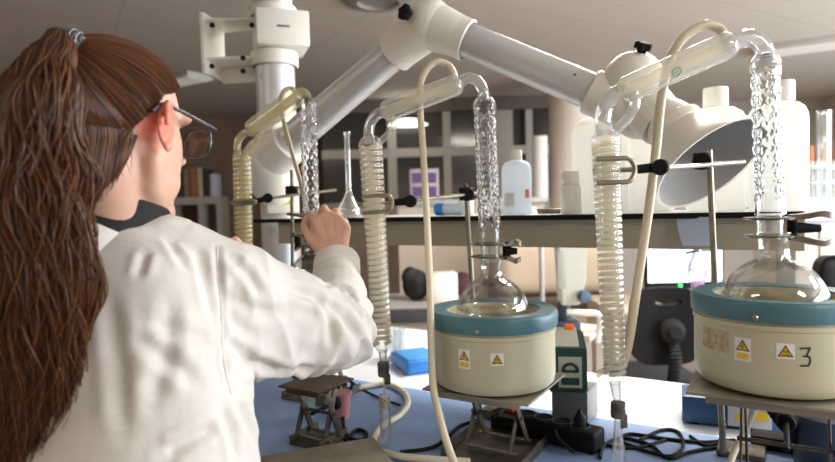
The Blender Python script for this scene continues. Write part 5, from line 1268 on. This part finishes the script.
# wrinkles: folds follow the cloth's pull on arms and back
me = coat.data; off = wloc(coat)
nrm = [v.normal.copy() for v in me.vertices]
def seg(p, a, b_):
    d = b_ - a; s = max(0, min(1, (p - a).dot(d) / d.length_squared)); return s, (p - (a + d * s)).length
def fold(x, sharp=1.0): return (1 - abs(x)) ** 2
for i, v in enumerate(me.vertices):
    p = v.co + off; d = 0
    s1, l1 = seg(p, RS, EL); s2, l2 = seg(p, EL, CF)
    armw = 0
    if p.y > .5 and (l1 < .11 or l2 < .09) and (p - NB).dot(tr) > .10:
        armw = min(1, max(0, ((p - RS).dot((EL - RS).normalized()) + .03) / .06))
    if armw > 0:
        ax = (EL - RS).normalized() if l1 < l2 else (CF - EL).normalized()
        al = (p - RS).dot((EL - RS).normalized()) if l1 < l2 else .27 + (p - EL).dot((CF - EL).normalized())
        side = (ax.cross(UP)).normalized(); cs = (p - RS).dot(side)
        q = Vector((al * 17 + cs * 9 + p.z * 6, cs * 5, p.z * 5))
        n1 = noise.noise(q); n2 = noise.noise(Vector((al * 36 - cs * 14, cs * 9 + 5, p.z * 9)))
        eb = math.exp(-((p - EL).length / .11) ** 2)
        d += armw * ((.007 + .007 * eb) * fold(n1 * 1.6) - .004 + (.002 + .004 * eb) * n2)
    tw = 1 - armw
    if tw > 0:
        a_ = (p - NB).dot(tr); zz = p.z
        diag = a_ * .75 + zz * .66
        n1 = noise.noise(Vector((diag * 15, (a_ - zz) * 3.2, 3.3))); n2 = noise.noise(Vector((a_ * 18, zz * 3.0, 8.1))); n3 = noise.noise(Vector(((a_ - zz * .8) * 20, (a_ + zz) * 4, 1.7)))
        near = math.exp(-((p - (RS - UP * .13)).length / .16) ** 2)
        d += tw * (.0 * fold(n1 * 1.5) + .006 * n2 * min(1, max(.25, (1.25 - zz) * 5)) + .0 * n3 - .003)
    v.co = v.co + nrm[i] * d
me.update()
# creases where the cloth pulls and bends
bvh = BVHTree.FromPolygons([v.co + off for v in me.vertices], [list(p.vertices) for p in me.polygons])
CREASES = [([(142, 342), (170, 362), (199, 384)], .0045, .012), ([(150, 322), (185, 334), (219, 343)], .004, .012), ([(139, 276), (146, 250)], .004, .008), ([(168, 240), (188, 270)], .004, .008),
  ([(222, 339), (250, 362), (285, 371), (320, 368)], .009, .012), ([(240, 388), (290, 384), (335, 366)], .005, .010), ([(284, 287), (318, 298), (345, 318), (362, 345)], .009, .012), ([(322, 284), (345, 290), (369, 313)], .006, .009),
  ([(318, 296), (330, 322), (334, 352)], .006, .010), ([(165, 455), (190, 440), (220, 425)], .006, .011), ([(238, 404), (252, 432), (262, 461)], .008, .011), ([(222, 408), (232, 436), (236, 461)], .006, .010), ([(196, 250), (205, 285), (212, 318)], .004, .009),
  ([(217, 246), (219, 280), (222, 320), (224, 360), (231, 394)], .0045, .006), ([(232, 258), (250, 275), (262, 300)], .005, .010), ([(234, 300), (262, 312), (290, 312)], .005, .012), ([(110, 300), (118, 360), (124, 440)], .004, .014), ([(170, 300), (168, 350), (150, 410)], .004, .014)]
paths = []
for pts, A_, w_ in CREASES:
    h3 = []
    for (x0_, y0_), (x1_, y1_) in zip(pts, pts[1:]):
        for k in range(10):
            x, y = x0_ + (x1_ - x0_) * k / 10, y0_ + (y1_ - y0_) * k / 10
            h = bvh.ray_cast(CP, (P(x, y, 1.0) - CP).normalized(), 4)
            if h[0]: h3.append(h[0])
    if h3: paths.append((np.array([list(p) for p in h3]), A_ * 1.0, w_ * .75))
me.update(); nrm = [v.normal.copy() for v in me.vertices]
VC = np.array([list(v.co + off) for v in me.vertices]); D_ = np.zeros(len(VC))
for pp, A_, w_ in paths:
    ix = np.where((np.abs(VC - pp.mean(0)) < .25).all(1))[0]
    d2 = ((VC[ix][:, None, :] - pp[None]) ** 2).sum(2); am = d2.argmin(1); x = np.sqrt(d2.min(1)); e = am / max(1, len(pp) - 1); tp = np.clip(np.minimum(e, 1 - e) * 5 + .25, 0, 1)
    D_[ix] += A_ * tp * (-np.exp(-(x / w_) ** 2) + .55 * np.exp(-((x - 1.9 * w_) / w_) ** 2))
for i, v in enumerate(me.vertices): v.co = v.co + nrm[i] * float(D_[i])
me.update()
# seam round the armhole, found on the cloth itself
bvh = BVHTree.FromPolygons([v.co + off for v in me.vertices], [list(p.vertices) for p in me.polygons])
def on_cloth(px, py):
    d = (P(px, py, 1.0) - CP).normalized(); h = bvh.ray_cast(CP, d, 5); return h[0] + h[1] * .0006 if h[0] else None
sq_ = cr([Vector((x, y, 0)) for x, y in ((217, 246), (217, 262), (219, 280), (221, 300), (222, 320), (222, 340), (224, 360), (227, 378), (231, 394))], 6)
sp = [on_cloth(q.x, q.y) for q in sq_]
sp = [p for p in sp if p]
seam_m = mat('coat_seam', (.74, .715, .67), .9, vary=.03)
if len(sp) > 3:
    bm = B(); tube(bm, sp, .0009, 6); obj('armhole_seam', bm, seam_m, coat)
# cuff hem
cd_ = (CF - EL).normalized(); bm = B(); u, v = orth(cd_); 
rows = []
for h, r in ((-.034, .040), (-.030, .0475), (.010, .0475), (.014, .0455), (.014, .041), (-.004, .036)): rows.append([bm.verts.new(CF + cd_ * (h + .022) + (u * math.cos(a) + v * math.sin(a)) * (r * (1 + .03 * math.sin(3 * a)))) for a in np.linspace(0, 2 * PI, 49)[:-1]])
for A, Bq in zip(rows, rows[1:]): bridge(bm, A, Bq)
obj('cuff', bm, coat_m, coat)
# collars
na = (UP + tf * .30 + tr * .45).normalized(); nr_ = (tr - na * tr.dot(na)).normalized(); nf_ = na.cross(nr_)
def neckring(c, prof, name, m, par):
    bm = B(); rows = []
    for a_, b_, h in prof: rows.append([bm.verts.new(c + nr_ * (a_ * math.cos(t_)) + nf_ * (b_ * math.sin(t_)) + na * h) for t_ in np.linspace(0, 2 * PI, 57)[:-1]])
    for A, Bq in zip(rows, rows[1:] + rows[:1]): bridge(bm, A, Bq)
    return obj(name, bm, m, par)
NC = (NB + tf * .012 + UP * .026)
neckring(NC - na * .020, [(.094, .094, -.095), (.088, .090, -.062), (.0755, .0775, -.030), (.072, .074, -.022), (.0695, .0715, -.026), (.080, .082, -.095)], 'coat_collar', coat_m, coat)
lab(neckring(NC + na * .004, [(.071, .073, -.05), (.0685, .0705, .004), (.0660, .068, .010), (.0560, .058, .009), (.060, .062, -.05)], 'shirt_collar', mat('black_knit', (.012, .011, .012), .8, vary=.3, vscale=80), person), 'black neckband')

# glasses
gl = mat('dark_tortoise', (.018, .018, .022), .3, vary=.6, vscale=70, col2=(.10, .10, .12))
bm = B(); tube(bm, cr([HL_(-.012, .107, .008), HL_(0, .112, .011), HL_(.012, .107, .008)], 6), .0024, 8); glasses = obj('glasses', bm, gl, person)
for s in (-1, 1):
    bm = B(); tube(bm, cr([HL_(s * .081, -.030, .010), HL_(s * .0815, -.012, .024), HL_(s * .0795, .02, .0235), HL_(s * .075, .07, .020), HL_(s * .071, .101, .0175)], 6), [.0024, .0028, .003, .0034], 10); obj('temple_arm', bm, gl, glasses)
lens_m = clear('brown_lens', (.55, .47, .42), .08, .5)
for s in (-1, 1):
    def rp(a): 
        ca, sa = math.cos(a), math.sin(a); return HL_(s * (.0385 + .0275 * math.copysign(abs(ca) ** .75, ca)), .108 - .010 * abs(.0385 + .0275 * ca) / .066, .001 + .0215 * math.copysign(abs(sa) ** .75, sa))
    bm = B(); tube(bm, [rp(a) for a in np.linspace(0, 2 * PI, 41)], .0026, 8); fr = obj('lens_rim', bm, gl, glasses)
    bm = B(); bm.faces.new([bm.verts.new(rp(a)) for a in np.linspace(0, 2 * PI, 41)[:-1]]); bmesh.ops.solidify(bm, geom=bm.faces[:], thickness=.0015); lab(obj('lens', bm, lens_m, glasses), 'brown tinted lens')

# hair drawn back to the tie
EC = (0, -.014, .030); ER = (.0775, .099, .0830)
HAZ = [0, 30, 50, 70, 85, 100, 115, 140, 180]; HEL = [40, 36, 26, 12, 5, -20, -42, -44, -44]
def minel(az): return np.interp(abs((az + 180) % 360 - 180), HAZ, HEL)
def epos(az, el, k=1.0):
    a, e = math.radians(az), math.radians(el)
    return HL_(EC[0] + ER[0] * k * math.sin(a) * math.cos(e), EC[1] + ER[1] * k * math.cos(a) * math.cos(e), EC[2] + ER[2] * k * math.sin(e))
bm = B(); rows = []
for q in range(25):
    row = []
    for i in range(72):
        az = i * 5; e0 = minel(az) + 1.5; el = e0 + (90 - e0) * q / 24 * .999
        row.append(bm.verts.new(epos(az, el, 1.0 + .012 * min(1, q / 4))))
    rows.append(row)
for A, Bq in zip(rows, rows[1:]): bridge(bm, A, Bq)
hair = obj('hair', bm, hair_dark, person)
def napept(th, s, k=0.0):
    z0 = -.122 + .058 * (abs(th) / 1.35) ** 2
    a = epos(180 - math.degrees(th), -36, 1.012 + k); b_ = HL_((.0565 + k * .05) * math.sin(th), -.033 - (.055 + k * .05) * math.cos(th), z0)
    bulge = (a - HCN - hu * (a - HCN).dot(hu)).normalized() * (.006 * math.sin(PI * s))
    return a * (1 - s) + b_ * s + bulge
bm = B(); rows = [[bm.verts.new(napept(-1.35 + 2.7 * i / 40, q / 14)) for i in range(41)] for q in range(15)]
for A, Bq in zip(rows, rows[1:]):
    for i in range(40): bm.faces.new((A[i], A[i + 1], Bq[i + 1], Bq[i]))
bmesh.ops.solidify(bm, geom=bm.faces[:], thickness=.002)
obj('nape_hair', bm, hair_dark, hair)
TA, TE = 176, 36           # where the tie sits on the head
def dirv(az, el): a, e = math.radians(az), math.radians(el); return Vector((math.sin(a) * math.cos(e), math.cos(a) * math.cos(e), math.sin(e)))
def edir_(d, k): return HL_(EC[0] + ER[0] * k * d.x, EC[1] + ER[1] * k * d.y, EC[2] + ER[2] * k * d.z)
tv = dirv(TA, TE); rng = random.Random(3)
def edir(d, k): return HL_(EC[0] + ER[0] * k * d.x, EC[1] + ER[1] * k * d.y, EC[2] + ER[2] * k * d.z)
bm = B()
def nape(x, y, z): return HL_(x, y, z)
for i in range(700):
    th = rng.uniform(-1.33, 1.33); k = rng.uniform(.004, .022); s0 = rng.uniform(.8, 1.22); az = 180 - math.degrees(th)
    s_ = dirv(az, -36); om = s_.angle(tv); sl = [(s_ * math.sin((1 - t) * om) + tv * math.sin(t * om)) / math.sin(om) for t in (.22, .45, .7, 1)]
    tube(bm, cr([napept(th, s0, k), napept(th * .98, s0 * .5, k), napept(th * .95, 0, k)] + [edir_(d, 1.012 + k * (1.2 - t_)) for d, t_ in zip(sl, (.2, .4, .7, .2))], 4), [.0002, .0007, .0007, .0007, .0006], 4)
for i in range(2600):
    if i < 1900: az = rng.uniform(-180, 180); el = minel(az) + abs(rng.gauss(0, 2.5))
    else: az = rng.uniform(-180, 180); el = rng.uniform(minel(az), 75)
    s0 = dirv(az, el)
    om = s0.angle(tv); k0 = 1.006 + rng.uniform(0, .016); ph = rng.uniform(0, 6.28)
    if om < .12: continue
    side = s0.cross(tv).normalized(); pts = []; n = 14
    for q in range(n):
        t = q / (n - 1) * .985
        d = (s0 * math.sin((1 - t) * om) + tv * math.sin(t * om)) / math.sin(om)
        d = (d + side * (.03 * math.sin(t * 5 + ph) * (1 - t) * t * 2) ).normalized()
        pts.append(edir(d, k0 + .05 * math.exp(-((1 - t) * om / .16) ** 2) + (.012 * math.sin(t * 3.1))))
    tube(bm, pts, [.0003, rng.uniform(.0005, .0009), rng.uniform(.0005, .0009), .0006], 4)
lab(obj('hair_strands', bm, hair_m, hair), 'brown strands pulled back')
# loose wisps at the nape and by the ear
bm = B()
for i in range(90):
    az = rng.choice((-1, 1)) * rng.uniform(108, 170); el = minel(az) - rng.uniform(0, 3); p0 = epos(az, el + 6, 1.01); d = (-hu * rng.uniform(.02, .06) + rh * rng.uniform(-.012, .012) - hf * rng.uniform(-.01, .015))
    tube(bm, cr([p0, p0 + d * .5 + rh * rng.uniform(-.004, .004) - hf * .003, p0 + d], 4), [.0006, .0005, .0002], 4)
obj('wisps', bm, hair_m, hair)
# ponytail
tie = edir(tv, 1.10); tdir = (HM @ Vector((tv.x * ER[0], tv.y * ER[1], tv.z * ER[2]))).normalized()
pl = person
PT = [(tie, .014, .014)] + [(P(x, y, Y), a, b_) for x, y, Y, a, b_ in ((56, 52, .725, .020, .018), (46, 74, .705, .031, .026), (36, 115, .68, .046, .034), (32, 165, .68, .058, .038), (32, 225, .685, .064, .040), (34, 295, .695, .064, .040), (34, 365, .71, .058, .036), (26, 430, .72, .048, .032), (20, 500, .73, .030, .022))]
sp = cr([q[0] for q in PT], 8); NS = len(sp)
wa = np.interp(np.linspace(0, 1, NS), np.linspace(0, 1, len(PT)), [q[1] for q in PT]); wb = np.interp(np.linspace(0, 1, NS), np.linspace(0, 1, len(PT)), [q[2] for q in PT])
side = (CR - UP * CR.dot(UP)).normalized()
def pframe(i):
    T = (sp[min(i + 1, NS - 1)] - sp[max(i - 1, 0)]).normalized(); s = (side - T * side.dot(T)).normalized(); return s, T.cross(s)
bm = B(); rows = []
for i in range(NS):
    s, f = pframe(i); rows.append([bm.verts.new(sp[i] + s * (wa[i] * .84 * math.cos(t_)) + f * (wb[i] * .84 * math.sin(t_))) for t_ in np.linspace(0, 2 * PI, 33)[:-1]])
for A, Bq in zip(rows, rows[1:]): bridge(bm, A, Bq)
cap(bm, rows[0], True); cap(bm, rows[-1])
pony = obj('ponytail', bm, hair_dark, hair if False else person)
FR = [pframe(i) for i in range(NS)]
bm = B()
for q in range(2600):
    th = rng.uniform(0, 2 * PI); rad = rng.uniform(.72, 1.0) if rng.random() < .9 else rng.uniform(1.0, 1.12)
    i0 = 0 if rng.random() < .75 else rng.randint(4, 18); i1 = rng.randint(int(NS * .72), NS - 1)
    ph = rng.uniform(0, 6.28); ph2 = rng.uniform(0, 6.28); fr = rng.uniform(.40, .52); am = rng.uniform(.002, .0055); dr = rng.uniform(-.5, .5)
    clump = noise.noise(Vector((math.cos(th) * 2, math.sin(th) * 2, 1.1)))
    pts = []
    for i in range(i0, i1 + 1):
        s, f = FR[i]; g = min(1.6, (i / 22) ** 1.5); tt = th + dr * i / NS
        w_ = am * g * math.sin(.46 * i + clump * 7 + ph * .14); w2 = am * .7 * g * math.cos(fr * i * .9 + ph2)
        pts.append(sp[i] + s * (wa[i] * rad * math.cos(tt) + w_ * 1.3) + f * (wb[i] * rad * math.sin(tt) + w2))
    r0 = rng.uniform(.0005, .0010)
    tube(bm, pts, [r0, r0 * 1.1, r0, r0 * .3], 4)
lab(obj('ponytail_strands', bm, hair_m, pony), 'long wavy brown strands')
# hair tie with pale flecks
bm = B(); u, v = orth(tdir)
for k, (c_, r, w) in enumerate(((-.004, .0205, .0055), (.004, .0215, .006), (.012, .0195, .005))):
    tube(bm, [tie - tdir * .012 + tdir * c_ + (u * math.cos(a) + v * math.sin(a)) * r + tdir * (.002 * math.sin(2 * a + k)) for a in np.linspace(0, 2 * PI, 33)], w, 10)
ht = mat('hair_tie_black', (.012, .012, .014), .6)
def tie_nodes():
    nt = ht.node_tree; b = nt.nodes['Principled BSDF']; tc = nt.nodes.new('ShaderNodeTexCoord'); wv = nt.nodes.new('ShaderNodeTexWave'); wv.inputs['Scale'].default_value = 70; wv.inputs['Distortion'].default_value = 2
    r = nt.nodes.new('ShaderNodeValToRGB'); r.color_ramp.interpolation = 'CONSTANT'; r.color_ramp.elements[0].color = (.012, .012, .014, 1); r.color_ramp.elements[1].position = .78; r.color_ramp.elements[1].color = (.6, .6, .62, 1)
    nt.links.new(tc.outputs['Object'], wv.inputs['Vector']); nt.links.new(wv.outputs['Fac'], r.inputs['Fac']); nt.links.new(r.outputs['Color'], b.inputs['Base Color'])
tie_nodes()
lab(obj('hair_tie', bm, ht, pony), 'black hair tie with pale stripes')
